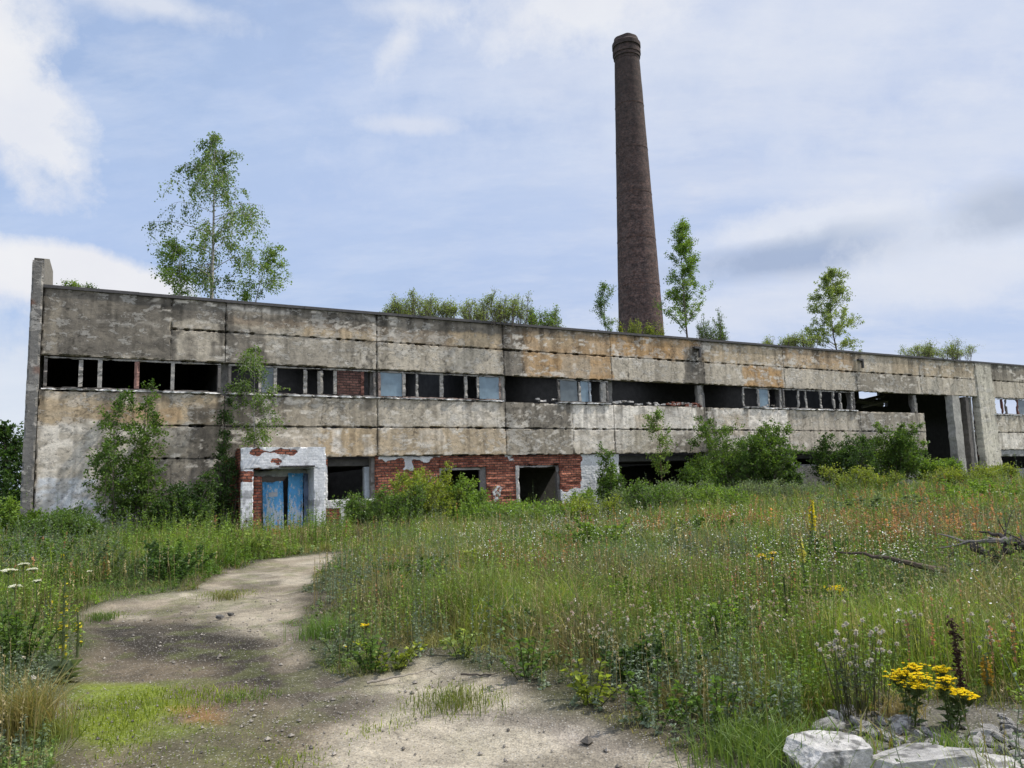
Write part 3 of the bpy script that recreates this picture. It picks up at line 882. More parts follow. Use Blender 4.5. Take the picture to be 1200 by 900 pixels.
# bay 2 and 3
win = (T(516), T(571), 1.0, Zf(540, 548)); dr = (T(607), T(657), -.3, Zf(632, 545))
tend = T(727)
brick_part('brick_wall', [(T(441), win[0], -.2, ZT), (win[0], win[1], -.2, win[2]), (win[0], win[1], win[3], ZT), (win[1], dr[0], -.2, ZT), (dr[0], dr[1], dr[3], ZT), (dr[1], tend, -.2, ZT)],
           plaster=[(T(443), T(520), ZT - .14, ZT + .3, .75), (T(475), T(487), ZT - .5, ZT + .3, .85), (T(660), tend + .2, -.3, 1.45, 1.0), (T(684), tend + .2, -.3, 3.6, 1.0), (T(607), T(611), -.3, 1.2, .9), (T(441), T(475), .0, 1.1, .7), (T(576), T(590), .9, 1.7, .5), (T(500), T(512), 1.6, 2.3, .45), (T(590), T(606), ZT - .2, ZT + .2, .55)])
# the window and doorway let into it
b = MB()
b.box(win[0] - .02, win[0] + .1, .22, .34, win[2], win[3], col=FRL); b.box(win[1] - .3, win[1], .22, .34, win[2], win[3], col=(.16, .15, .14)); b.box(win[0] + .1, win[1] - .3, .22, .34, win[3] - .1, win[3], col=FRL)
b.build('window_frame', M['wood'], FAC)
b = MB()
b.box(dr[0] - .1, dr[0] + .07, .07, .34, -.2, dr[3], col=(.45, .43, .40), step=.1, amp=.03); b.box(dr[1] - .14, dr[1], .18, .34, -.2, dr[3], col=(.14, .13, .12), step=.12, amp=.02)
b.box(dr[0] + .07, dr[1] - .14, .16, .34, dr[3] - .1, dr[3], col=(.3, .28, .26), step=.12, amp=.02)
b.build('door_frame', M['wood'], FAC)
# bay 4..7: openings, low sills, concrete stubs
brick_part('brick_wall', [(tend, 29.8, -.2, 1.15)], plaster=[(tend, 29.8, .6, 1.4, .7)])
b = MB(); b.box(29.7, 30.4, .14, .5, -.2, ZT, col=(.3, .29, .27), step=.1, amp=.02); b.box(35.4, 36.4, .14, .5, -.2, ZT, col=(.3, .29, .27), step=.1, amp=.02)
b.box(30.4, 35.4, .14, .5, -.2, 1.0, col=(.24, .23, .21), step=.15, amp=.02)
b.build('ground_floor_wall', M['concrete'], FAC)
b = MB(); b.box(36.4, 48.2, .16, .5, -.2, 2.35, col=(.27, .26, .245), step=.12, amp=.02); b.build('ground_floor_wall', M['concrete'], FAC)
b = MB(); b.box(56.3, 84, .3, .6, -.2, 1.75, col=(.30, .29, .28), step=.2, amp=.02); b.build('ground_floor_wall', M['concrete'], FAC)
b = MB(); b.box(56.33, 84, .05, .4, ZB - .45, ZB - .01, col=(.33, .32, .30), step=.15, amp=.02); b.build('ground_floor_lintel', M['concrete'], FAC)
# pale column inside the big opening
b = MB(); b.box(T(431), T(438), .55, .8, -.2, ZT - .4, col=(.36, .40, .43)); b.build('inner_column', M['plaster'], FAC)
# the hall's leaning posts
for (xa, ya, xb, yb, wa, yl, cl) in ((1120.5, 470, 1130.5, 566, .78, -.25, (.36, .34, .30)), (1133.2, 468, 1142, 560, .32, .05, (.15, .135, .12)), (1138, 472, 1147, 560, .13, .12, (.36, .34, .31)), (1147.8, 468, 1157, 560, .1, .05, (.10, .085, .07))):
    ta, za = fac(xa, ya, yl); tb, zb_ = fac(xb, yb, yl)
    za = ROOF - 2.42
    b = MB(); nn = 26
    S = np.linspace(0, 1, nn)
    tt = tb + (ta - tb) * S; zz = -.2 + (za + .2) * S
    V = []; 
    for k in range(nn):
        jig = [random.uniform(-.04, .04) for _ in range(4)]
        V += [(tt[k] - wa / 2 + jig[0], yl, zz[k]), (tt[k] + wa / 2 + jig[1], yl, zz[k]), (tt[k] + wa / 2 + jig[2], yl + .5, zz[k]), (tt[k] - wa / 2 + jig[3], yl + .5, zz[k])]
    Q = [(k * 4 + a, k * 4 + (a + 1) % 4, k * 4 + 4 + (a + 1) % 4, k * 4 + 4 + a) for k in range(nn - 1) for a in range(4)]
    V = np.array(V); n_ = fbm(V[:, 0] * 3, V[:, 2], V[:, 1], 4)
    b.add(V, Q + [(3, 2, 1, 0), tuple((nn - 1) * 4 + a for a in range(4))], col=np.array(cl) * (.5 + n_)[:, None])
    b.build('hall_post', M['concrete'], FAC)
t0_, z0_ = fac(1128, 502, .7)
b = MB(); b.tube([[t0_ - .5, .6, z0_], [t0_ + 1.6, .5, z0_ - .1]], .05, 6); t0_, z0_ = fac(1138, 533, .5); b.tube([[t0_ - 1.2, .5, z0_ + .05], [t0_ + 1.0, .4, z0_ - .1]], .06, 6)
b.build('iron_rail', M['rust'], FAC)

# ---- entrance portal (juts out of the wall)
PO = -1.35
portal_t = lambda px: fac(px, 570, PO)[0]
pt0, pt1 = portal_t(282.5), portal_t(381.5)
pl, pr = portal_t(297), portal_t(368)
ztop = fac(330, 524, PO)[1]; zlin = fac(330, 549, PO)[1]
POR = MB()


def por_col(P):
    n = len(P)
    a = np.full(n, 1.0)
    def hole(ta, tb, za, zt, v=.95):
        nonlocal a
        tt = P[:, 0] + (fbm(P[:, 0], P[:, 2], 2, 5, 3.2) - .5) * .6; zz = P[:, 2] + (fbm(P[:, 0] * .6, P[:, 2], 9, 5, 3.6) - .5) * .42
        d = np.minimum.reduce([tt - ta, tb - tt, zz - za, zt - zz])
        a = np.minimum(a, 1 - sstep(-.1, .1, d) * v)
    wd = pt1 - pt0
    hole(pt0 + .12 * wd, pt0 + .66 * wd, ztop - .24, ztop - .08, .8)
    hole(pt0 - .3, pl + .1, zlin - .5, zlin - .05, .7)
    hole(pt0 + .35 * wd, pt0 + .45 * wd, zlin + .1, zlin + .4, .7)
    hole(pl - .12, pl + .3, .5, .8, .8)
    inside = (P[:, 0] > pl - .02) & (P[:, 0] < pl + .3) & (P[:, 1] > PO + .06)
    a[inside] = -.4
    left = P[:, 0] < pt0 + .03
    a[left & (P[:, 1] > PO + .1)] = -.1
    c = np.tile(np.array([.70, .70, .70]), (n, 1)) * (.8 + .35 * fbm(P[:, 0], P[:, 2], 31, 4, 1.5))[:, None]
    k = sstep(.58, .66, fbm(P[:, 0], P[:, 2], 77, 4, 2.4)) * .5
    c = c * (1 - k)[:, None]
    return np.concatenate([c, a[:, None]], 1)


POR.box(pt0, pl, PO, .11, -.2, zlin, step=.05, amp=.014, colfn=por_col)
POR.box(pr, pt1, PO, .11, -.2, zlin, step=.05, amp=.012, colfn=por_col)
POR.box(pt0 - .01, pt1 + .01, PO - .01, .0, zlin, ztop, step=.05, amp=.018, colfn=por_col)
portal = POR.build('entrance_portal', M['brick'], FAC)
b = MB()
nn = 26
xs = np.linspace(pl + .9, pr + .02, nn * 2 + 1)
V = []
for k, x in enumerate(xs):
    z = zlin + .09 + (.022 if k % 2 else -.022)
    V += [(x, PO - .16, z - .05), (x, PO - .005, z), (x, PO - .16, z - .042), (x, PO - .005, z + .008)]
Q = []
for k in range(nn * 2):
    a = k * 4; Q += [(a, a + 4, a + 5, a + 1), (a + 2, a + 3, a + 7, a + 6)]
b.add(np.array(V), Q); b.build('corrugated_canopy', M['tin'], portal)
b = MB(); b.box(pl + .01, pr - .01, -.25, -.05, 2.3, zlin - .005, col=(.5, .51, .49), step=.1, amp=.01); b.build('transom_board', M['plaster'], portal)


def door_leaf(tc, wd, ht, yl, ang, lean, mat, name='door', plank=True, dz=0.0):
    b = MB()
    b.box(-wd / 2, wd / 2, -.025, .025, 0, ht, step=.12, amp=.012)
    b.box(-wd / 2 + .02, wd / 2 - .02, -.045, -.024, ht * .80, ht * .86); b.box(-wd / 2 + .02, wd / 2 - .02, -.045, -.024, ht * .18, ht * .25)
    if plank:
        for k in range(1, 5):
            x = -wd / 2 + wd * k / 5; b.box(x - .006, x + .006, -.034, -.024, .02, ht - .02, col=(.1, .1, .1))
    o = b.build(name, M[mat], portal)
    o.location = (tc, yl, dz); o.rotation_euler = (random.uniform(-.02, .02), lean, ang)
    return o


Tp = lambda px, yl=-.3: fac(px, 590, yl)[0]
d1 = door_leaf((Tp(308.5) + Tp(332)) / 2, Tp(332) - Tp(308.5), 2.02, -.42, math.radians(-6), math.radians(-1.5), 'blue', dz=.1)
d1['label'] = 'faded blue door leaf sagging on its hinges'
b = MB(); b.box(-.16, .16, -.035, -.027, 1.45, 1.62, col=(.6, .62, .64)); b.build('door_notice', M['plaster'], d1)
d2 = door_leaf((Tp(337) + Tp(354)) / 2, (Tp(354) - Tp(337)) * 1.05, 2.36, -.34, math.radians(4), math.radians(.6), 'blue', dz=.08)
d2['label'] = 'upright blue door leaf'
b = MB(); b.tube([(.2, -.03, 1.05), (.2, -.09, 1.05), (.2, -.09, 1.25), (.2, -.03, 1.25)], .012, 6); b.build('handle', M['rust'], d2)
d3 = door_leaf((Tp(355) + pr) / 2, pr - Tp(355), 2.36, -.5, math.radians(18), 0, 'bluepale', name='side_panel', dz=.06)
b = MB(); b.box(pl + .01, pl + .32, -1.2, -.2, -.2, 2.32, step=.1, amp=.02, colfn=lambda P: np.concatenate([np.tile([.4, .4, .4], (len(P), 1)), np.full((len(P), 1), -.4)], 1))
b.build('brick_jamb', M['brick'], portal)


# ------------------------------------------------------------------ chimney
def lathe(prof, sides=64, col=(.2, .2, .2)):
    P = np.array(prof); th = np.arange(sides) * 2 * PI / sides
    V = np.stack([P[:, 0][:, None] * np.cos(th), P[:, 0][:, None] * np.sin(th), np.repeat(P[:, 1][:, None], sides, 1)], -1).reshape(-1, 3)
    i = np.arange(len(P) - 1)[:, None] * sides; j = np.arange(sides)[None]; j2 = (j + 1) % sides
    Q = np.stack([i + j, i + j2, i + sides + j2, i + sides + j], -1).reshape(-1, 4)
    return V, Q


CY = 66.0
d = ray(751.5, 390); cpos = CAM + d * (CY / d[1])
zc_bot = cpos[2]
dtop = ray(733.5, 47)
ktop = CY / dtop[1]
ztop_c = CAMZ + dtop[2] * ktop; xtop_c = dtop[0] * ktop
dist_t = np.linalg.norm(dtop * ktop); dist_b = np.linalg.norm(cpos - CAM)
r_t = 27.5 / 2 / F_PX * (dtop @ cF) * ktop; r_b = 52.5 / 2 / F_PX * (d @ cF) * (CY / d[1])
slope = (r_b - r_t) / (ztop_c - zc_bot)
r_0 = r_b + slope * zc_bot
CH = empty('chimney', (cpos[0] + .0, CY, 0)); tag(CH, 'tall tapering round smokestack of dark brown brick rising behind the factory', 'chimney')
lean = math.atan2((xtop_c - cpos[0]), ztop_c - zc_bot)
CH.location.x = cpos[0] - math.tan(lean) * zc_bot
CH.rotation_euler = (0, lean, 0)
rr = lambda z: r_0 - slope * z
prof = [(rr(z), z) for z in np.linspace(-.3, ztop_c - 2.2, 60)]
V, Q = lathe(prof); V[:, :2] *= (1 + (vnoise(V * 1.7)[:, None] - .5) * .02)
b = MB(); b.add(V, Q, col=(.2, .2, .2), alpha=0.0); b.build('shaft', M['chimney'], CH, smooth=True)
z0 = ztop_c - 2.2; R = r_t
prof = [(R + .01, z0 - .01), (R * 1.05, z0 + .1), (R * 1.05, z0 + .3), (R * 1.12, z0 + .32), (R * 1.12, z0 + .62), (R * 1.18, z0 + .64), (R * 1.18, z0 + 1.0), (R * 1.11, z0 + 1.02), (R * 1.11, z0 + 1.3),
        (R * 1.2, z0 + 1.32), (R * 1.2, z0 + 1.72), (R * 1.07, z0 + 1.9), (R * 1.02, z0 + 2.2), (R * .7, z0 + 2.2), (R * .68, z0 + .5)]
V, Q = lathe(prof); V[:, 2] += (vnoise(V * 1.9) - .5) * .16 * (V[:, 2] > z0 + 1.6)
b = MB(); b.add(V, Q, col=(.2, .2, .2), alpha=0.0); b.build('crown', M['chimney'], CH)
for zz in np.arange(6, ztop_c - 3, 4.2):
    th = np.linspace(0, 2 * PI, 49); b = MB()
    b.tube(np.stack([(rr(zz) + .02) * np.cos(th), (rr(zz) + .02) * np.sin(th), np.full(49, zz)], 1), .012, 5); b.build('iron_band', M['rust'], CH)


# ------------------------------------------------------------------ foliage
def leaves(b, P, D, size, colr, fold=.18, wid=.42):
    """rhombic leaves at P pointing along D"""
    n = len(P); D = D / (np.linalg.norm(D, axis=1, keepdims=True) + 1e-9)
    U = RNG.normal(size=(n, 3)); U[:, 2] = abs(U[:, 2]) + .4
    S = np.cross(D, U); S /= np.linalg.norm(S, axis=1, keepdims=True) + 1e-9
    Nn = np.cross(S, D)
    L = size[:, None]
    V = np.stack([P, P + D * L * .45 + S * L * wid + Nn * L * fold, P + D * L - Nn * L * .1, P + D * L * .45 - S * L * wid + Nn * L * fold], 1).reshape(-1, 3)
    i = np.arange(n)[:, None] * 4
    b.add(V, i + np.array([[0, 1, 2, 3]]), col=np.repeat(colr, 4, 0))


def leaf_cols(n, pal, clump=None, var=.22):
    pal = np.asarray(pal, float)
    k = RNG.random(n)[:, None] if clump is None else np.clip(clump + RNG.normal(0, .2, n), 0, 1)[:, None]
    c = pal[0] + (pal[-1] - pal[0]) * k
    c = c * np.exp(RNG.normal(0, var, n))[:, None]
    return np.clip(c, .004, .6)


PAL = {
    'dark': [(.028, .062, .016), (.075, .135, .030)],
    'mid': [(.048, .100, .018), (.130, .205, .038)],
    'bright': [(.085, .160, .024), (.200, .290, .048)],
    'yellow': [(.120, .165, .020), (.270, .310, .048)],
    'birch': [(.070, .130, .028), (.175, .255, .055)],
    'olive': [(.150, .210, .055), (.290, .350, .105)],
    'silver': [(.085, .130, .055), (.200, .250, .140)],
}


def spline(p0, p1, bend, n=7):
    t = np.linspace(0, 1, n)[:, None]
    return p0 + (p1 - p0) * t + bend * (t * (1 - t) * 4)


def grow(root, H, Wd, pal, trunk_r, n_limb, n_twig, n_leaf, leaf, crown0=.15, prof=None, droop=0.0, stems=1, spread=.3, up=.5, lean=(0, 0), bark='bark', barkcol=(.12, .10, .08), twig_len=.5, hang=0.0, bspread=.25, hmin=.6, seed=0):
    """stems, limbs and twigs (one mesh: trunk) and the leaves on them (one mesh: crown), under the Empty root"""
    rng = np.random.default_rng(seed + 100)
    prof = prof or (lambda h: np.sin(np.clip(h, 0, 1) * PI) ** .6)
    tr = MB(); cr = MB(); LP = []; LD = []; LK = []
    for s in range(stems):
        ang = rng.random() * 2 * PI; sp = spread * Wd * (rng.random() ** .5) if stems > 1 else 0
        hh = H * (1 if s == 0 else rng.uniform(hmin, .97))
        base = np.array([bspread * sp * math.cos(ang), bspread * sp * math.sin(ang), -.1])
        top = np.array([sp * math.cos(ang) + lean[0] * hh, sp * math.sin(ang) + lean[1] * hh, hh])
        ax = spline(base, top, rng.normal(0, .035, 3) * H * np.array([1, 1, .2]), 12)
        rad = trunk_r * (1 if s == 0 else .7) * (1 - .93 * np.linspace(0, 1, 12) ** .9)
        tr.tube(ax, np.maximum(rad, .006), 7, col=barkcol)
        for k in range(n_limb):
            h = crown0 + (1 - crown0) * ((k + rng.random()) / n_limb)
            p = ax[0] + (ax[-1] - ax[0]) * h; idx = h * 11; i0 = min(int(idx), 10); p = ax[i0] + (ax[i0 + 1] - ax[i0]) * (idx - i0)
            a = rng.random() * 2 * PI
            ln = Wd * (.5 if stems == 1 else .36) * prof((h - crown0) / (1 - crown0) * .97 + .03) * rng.uniform(.55, 1.1)
            ln = max(ln, .12)
            e = up * rng.uniform(.5, 1.4)
            v = np.array([math.cos(a), math.sin(a), e]); v /= np.linalg.norm(v)
            q = p + v * ln + np.array([0, 0, -droop * ln])
            lb = spline(p, q, np.array([0, 0, .14 * ln]) + rng.normal(0, .05 * ln, 3), 6)
            tr.tube(lb, np.linspace(max(.006, .32 * rad[min(i0, 11)]), .004, 6), 4, col=barkcol, cap=False)
            clump = rng.random()
            for t in range(n_twig):
                f = rng.uniform(.2, 1.0); j = f * 5; j0 = min(int(j), 4); tp = lb[j0] + (lb[j0 + 1] - lb[j0]) * (j - j0)
                tv = v * .5 + rng.normal(0, .6, 3) + np.array([0, 0, .25 - hang * 1.3]); tv /= np.linalg.norm(tv)
                tl = twig_len * rng.uniform(.5, 1.2) * min(1.0, .35 + ln)
                te = tp + tv * tl + np.array([0, 0, -hang * tl])
                tw = spline(tp, te, rng.normal(0, .08 * tl, 3) + np.array([0, 0, .12 * tl]), 4)
                tr.tube(tw, np.linspace(.006, .003, 4), 3, col=barkcol, cap=False)
                m = max(2, int(n_leaf * rng.uniform(.6, 1.4)))
                u = rng.uniform(.1, 1.05, m)[:, None]
                LP.append(tp + (te - tp) * u + np.array([0, 0, .4 * .12 * tl]) + rng.normal(0, .045 + .05 * tl, (m, 3)))
                LD.append(tv + rng.normal(0, .75, (m, 3)) + np.array([0, 0, -.9 * hang]))
                LK.append(np.full(m, clump * .6 + .35 * rng.random()))
    LP = np.concatenate(LP); LD = np.concatenate(LD); LK = np.concatenate(LK)
    ok = LP[:, 2] > .02; LP, LD, LK = LP[ok], LD[ok], LK[ok]
    n = len(LP)
    leaves(cr, LP, LD, leaf * rng.uniform(.6, 1.25, n), leaf_cols(n, PAL[pal], LK))
    tr.build('trunk' if stems == 1 else 'stems', M[bark], root)
    cr.build('crown' if stems == 1 else 'foliage', M['leaf'], root)
    return n


def place(px, ptop, wpx, out, base_z=None):
    """root position, height and width of a plant standing 'out' metres before the facade"""
    t, _ = fac(px, (ptop + (590 if base_z is None else 400)) / 2, -out); q = loc(t, -out)
    gz = height1(q[0], q[1]) if base_z is None else base_z
    _, zt = fac(px, ptop, -out)
    depth = float(np.dot(np.array([q[0], q[1], 3]) - CAM, cF))
    return np.array([q[0], q[1], gz]), zt - gz, wpx * depth / F_PX


SEED = 0


def shrub(px, ptop, wpx, out, pal, name, label, cat='shrub', group=None, dens=1.0, leaf=.09, stems=None, base_z=None, **kw):
    global SEED; SEED += 1
    p, H, Wd = place(px, ptop, wpx, out, base_z)
    leaf *= .8
    o = empty(name, p, random.uniform(0, 6)); tag(o, label, cat, group)
    stems = stems or max(5, int(Wd * 3.2 * dens))
    a = dict(trunk_r=.03, n_limb=12, n_twig=5, n_leaf=12, bspread=.4, hmin=.45, prof=lambda h: .25 + .85 * (1 - np.clip(h, 0, 1)) ** .8, leaf=leaf, crown0=.1, stems=stems, spread=.42, up=.8, twig_len=.42, seed=SEED)
    a.update(kw); a['n_leaf'] = int(a['n_leaf'] * 1.45)
    grow(o, H, Wd, pal, **a)
    return o


def tree(px, ptop, wpx, out, pal, name, label, cat='tree', group=None, base_z=None, **kw):
    global SEED; SEED += 1
    p, H, Wd = place(px, ptop, wpx, out, base_z)
    o = empty(name, p, 0); tag(o, label, cat, group)
    a = dict(trunk_r=max(.03, H * .012), n_limb=26, n_twig=7, n_leaf=9, leaf=.1, crown0=.18, up=.7, seed=SEED)
    a.update(kw); a['n_leaf'] = int(a['n_leaf'] * 1.4); a['leaf'] *= .82
    grow(o, H, Wd, pal, **a)
    return o


# before the facade
G1 = 'shrubs along the foot of the factory'
shrub(146, 456, 105, 1.4, 'mid', 'willow_shrub', 'tall ragged willow shrub against the leftmost bay, its top reaching the windows', 'shrub', G1, dens=1.3, leaf=.11, stems=13, n_limb=11, spread=.36)
shrub(215, 560, 92, 1.6, 'dark', 'leafy_shrub', 'low dark green shrub between the willow shrub and the entrance portal', 'shrub', G1, dens=1.2, leaf=.11)
shrub(262, 456, 40, .7, 'dark', 'climbing_shrub', 'narrow dark shrub climbing the wall left of the entrance portal', 'shrub', G1, leaf=.10, stems=6, spread=.3, n_leaf=9)
shrub(497, 553, 92, 5.0, 'yellow', 'elder_shrub', 'tallest yellow green shrub before the brick wall right of the entrance portal', 'shrub', G1, leaf=.10, n_leaf=9, stems=15, hmin=.4, spread=.5)
shrub(450, 578, 84, 5.4, 'mid', 'elder_shrub', 'darker low shrub on the left side of the yellow green one', 'shrub', G1, leaf=.09, n_leaf=10, stems=15, hmin=.35, spread=.55)
shrub(540, 566, 62, 5.2, 'bright', 'elder_shrub', 'light green shrub in front of the ground floor brick window', 'shrub', G1, leaf=.10, n_leaf=9, stems=11, hmin=.4)
shrub(640, 612, 110, 9.0, 'bright', 'bramble_bush', 'bright green bramble reaching right below the dark doorway', 'shrub', G1, leaf=.10, up=.6, hmin=.3)
shrub(580, 604, 110, 7.5, 'bright', 'bramble_bush', 'bright green bramble in the grass left of the dark doorway', 'shrub', G1, leaf=.10, up=.6, hmin=.3)
shrub(716, 528, 52, 1.5, 'mid', 'young_poplar', 'slender upright bush before the white plaster right of the dark doorway', 'shrub', G1, leaf=.11, stems=7, spread=.25)
shrub(870, 502, 150, 1.7, 'mid', 'hazel_bush', 'largest bushy green shrub in front of the middle of the factory', 'shrub', G1, dens=1.5, leaf=.13)
shrub(826, 545, 66, 2.2, 'mid', 'hazel_bush', 'smaller bush on the left flank of the largest shrub', 'shrub', G1, dens=1.2, leaf=.12)
shrub(908, 536, 60, 2.4, 'dark', 'hazel_bush', 'dark bush on the right flank of the largest shrub', 'shrub', G1, dens=1.3, leaf=.12)
shrub(986, 514, 80, 2.0, 'dark', 'rose_bush', 'dark green dog rose bush with white blossom left of the hall opening', 'shrub', G1, dens=1.3, leaf=.13)
shrub(1048, 499, 76, 2.0, 'mid', 'hazel_bush', 'rounded green bush at the left jamb of the open hall', 'shrub', G1, dens=1.3, leaf=.14)
shrub(1100, 540, 62, 2.5, 'bright', 'elder_shrub', 'low bright green bush below the open hall', 'shrub', G1, leaf=.13)
shrub(1165, 552, 50, 6.0, 'yellow', 'elder_shrub', 'low yellow green weed bush at the foot of the pale pillar', 'shrub', G1, leaf=.11)
GW = 'grey green wormwood clumps before the factory'
for px, pt, wd, out, lab in ((752, 580, 46, 4.2, 'leftmost grey green wormwood clump, before the white plaster corner'), (788, 569, 60, 3.6, 'taller grey green wormwood clump below the empty ground floor opening'),
                             (828, 582, 52, 6.0, 'low grey green wormwood clump in front of the left flank of the largest shrub'), (897, 575, 60, 4.5, 'grey green wormwood clump in front of the right side of the largest shrub'),
                             (938, 583, 40, 5.0, 'small grey green wormwood clump left of the dog rose bush')):
    shrub(px, pt, wd, out, 'silver', 'wormwood_clump', lab, 'weed', GW, leaf=.085, up=3.0, stems=int(wd * .45), bspread=1.0, spread=.7, n_limb=8, n_twig=4, n_leaf=8, hmin=.35)
shrub(82, 612, 70, 4.5, 'mid', 'broom_bush', 'feathery light green bush in the weeds at the left corner', 'shrub', None, leaf=.07, stems=26, up=2.0)
shrub(18, 590, 60, 1.2, 'bright', 'elder_shrub', 'small bright green shrub at the left corner of the factory', 'shrub', None, leaf=.1)
shrub(680, 580, 40, 2.2, 'bright', 'elder_shrub', 'small leafy shrub right beside the dark doorway', 'shrub', None, leaf=.1)

GF = 'loose bushes spilling into the meadow'
for px, pt, wd, out, pal, lab in ((758, 572, 80, 6.5, 'mid', 'loose green bush in the meadow before the left part of the empty ground floor opening'), (832, 578, 84, 8.0, 'bright', 'bright loose bush in the meadow before the largest shrub'),
                                  (690, 592, 70, 9.5, 'yellow', 'yellow green loose bush in the meadow right of the dark doorway'), (1006, 553, 74, 6.0, 'yellow', 'yellow green loose bush before the dog rose'),
                                  (1122, 556, 66, 7.5, 'yellow', 'yellow green loose bush in the meadow before the leaning hall posts'), (425, 596, 56, 4.6, 'yellow', 'yellow green loose bush just right of the entrance portal'),
                                  (60, 606, 80, 3.0, 'mid', 'loose green bush before the whitewashed left corner')):
    shrub(px, pt, wd, out, pal, 'meadow_bush', lab, 'shrub', GF, leaf=.10, n_leaf=8, hmin=.3, spread=.6, bspread=.7, up=1.2)

tree(300, 408, 62, 1.0, 'birch', 'birch_sapling', 'thin birch sapling growing from the top of the entrance portal', 'tree', None, base_z=ztop - .05, n_limb=22, n_twig=8, n_leaf=16, leaf=.09, crown0=.06, droop=.25, hang=.5, bark='birch', trunk_r=.03)
tree(773, 486, 42, 1.2, 'birch', 'rowan_sapling', 'thin sapling with a bare reddish stem before the empty ground floor opening', 'tree', None, n_limb=18, n_twig=7, n_leaf=15, leaf=.1, crown0=.38, barkcol=(.16, .09, .07), trunk_r=.035)

# rooted on the flat roof
RZ = ROOF - .05
GR = 'trees and bushes growing on the factory roof'
br_prof = lambda h: (np.sin(np.clip(h, 0.02, 1) * PI) ** .45) * (1.2 - .8 * h)
tree(249, 158, 165, -1.8, 'birch', 'birch_tree', 'tall airy birch growing on the factory roof at left', 'tree', GR, base_z=RZ, n_limb=46, n_twig=11, n_leaf=18, leaf=.10, crown0=.14, droop=.22, hang=.75, bark='birch', trunk_r=.085, prof=br_prof, twig_len=.62, up=.55)
tree(210, 290, 76, -1.6, 'bright', 'birch_sapling', 'short leafy birch sapling left of the tall birch on the roof', 'tree', GR, base_z=RZ, n_limb=20, n_twig=8, n_leaf=18, leaf=.095, crown0=.05, hang=.3, bark='birch', trunk_r=.03)
tree(298, 296, 90, -1.6, 'bright', 'birch_sapling', 'spreading birch sapling right of the tall birch on the roof', 'tree', GR, base_z=RZ, n_limb=20, n_twig=8, n_leaf=18, leaf=.095, crown0=.05, hang=.3, bark='birch', trunk_r=.03, lean=(.22, .05))
tree(710, 337, 30, -1.5, 'mid', 'birch_sapling', 'thin sapling on the roof just left of the chimney', 'tree', GR, base_z=RZ, n_limb=20, n_twig=7, n_leaf=14, leaf=.085, crown0=.1, bark='birch', trunk_r=.025)
tree(802, 272, 84, -1.8, 'bright', 'poplar_tree', 'tall young poplar on the roof just right of the chimney', 'tree', GR, base_z=RZ, n_limb=46, n_twig=11, n_leaf=18, leaf=.105, crown0=.1, prof=lambda h: (1.2 - 1.0 * h) + .08, up=1.0, trunk_r=.06)
tree(978, 322, 92, -1.8, 'olive', 'poplar_tree', 'pale green poplar on the roof toward the right end', 'tree', GR, base_z=RZ, n_limb=46, n_twig=11, n_leaf=18, leaf=.115, crown0=.06, prof=lambda h: (1.05 - .85 * h) + .05, up=.5, droop=.25, trunk_r=.055)
for px, pt, wd, pal, lab in ((495, 343, 76, 'olive', 'leftmost wide olive bush on the middle of the roof'), (574, 346, 80, 'olive', 'second wide olive bush on the roof beside the leftmost one'),
                             (632, 355, 40, 'bright', 'small bright green bush on the roof midway to the chimney'), (737, 371, 22, 'yellow', 'tiny yellow green bush on the roof in front of the chimney'),
                             (838, 362, 40, 'mid', 'rounded bush on the roof at the foot of the tall poplar'), (926, 390, 56, 'olive', 'low olive bush on the roof left of the pale poplar'),
                             (1096, 401, 72, 'olive', 'broad olive bush on the roof above the open hall'), (84, 327, 14, 'bright', 'tiny seedling on the roof near the left corner'), (104, 332, 10, 'mid', 'smallest seedling on the roof beside the corner seedling'),
                             (764, 372, 20, 'yellow', 'small yellowish bush before the right side of the chimney base')):
    shrub(px, pt + 7, wd, -1.4, pal, 'roof_bush', lab, 'shrub', GR, leaf=.08, base_z=RZ, up=2.8, n_limb=9, n_twig=4, n_leaf=4, twig_len=.42, spread=.62, bspread=.9, hmin=.25, prof=lambda h: .12 + .8 * (1 - np.clip(h, 0, 1)), crown0=.02, stems=max(5, int(wd * .6)))

# beyond the left end
for k, (px, pt, wd, yl, lab) in enumerate(((2, 508, 62, 22, 'dark tree beyond the left end of the factory'), (-60, 470, 120, 26, 'bigger dark tree far beyond the left corner'))):
    tree(px, pt, wd, -yl, 'dark', 'distant_tree', lab, 'tree', 'trees beyond the left end', leaf=.24, n_limb=40, n_twig=8, n_leaf=12, crown0=.1, trunk_r=.15, twig_len=1.0)
for k, (px, pt, wd, yl) in enumerate(((16, 556, 40, 19),)):
    shrub(px, pt, wd, -yl, 'dark', 'distant_shrub', 'dark thicket seen past the left corner of the factory', 'shrub', None, leaf=.2, dens=1.0)


# ------------------------------------------------------------------ the meadow
def scatter(n, r0, r1, a0=-47, a1=47):
    """points in the wedge before the camera, even by area"""
    r = np.sqrt(RNG.random(n) * (r1 * r1 - r0 * r0) + r0 * r0); a = np.radians(RNG.uniform(a0, a1, n))
    return r * np.sin(a), r * np.cos(a)


def before_facade(x, y, m=.0):
    return ((x - FO[0]) * DY[0] + (y - FO[1]) * DY[1] < -m) | ((x - FO[0]) * DX[0] + (y - FO[1]) * DX[1] < -1.0)


def in_portal(x, y):
    t = (x - FO[0]) * DX[0] + (y - FO[1]) * DX[1]; yl = (x - FO[0]) * DY[0] + (y - FO[1]) * DY[1]
    return (t > pt0 - .1) & (t < pt1 + .1) & (yl > PO - .15)


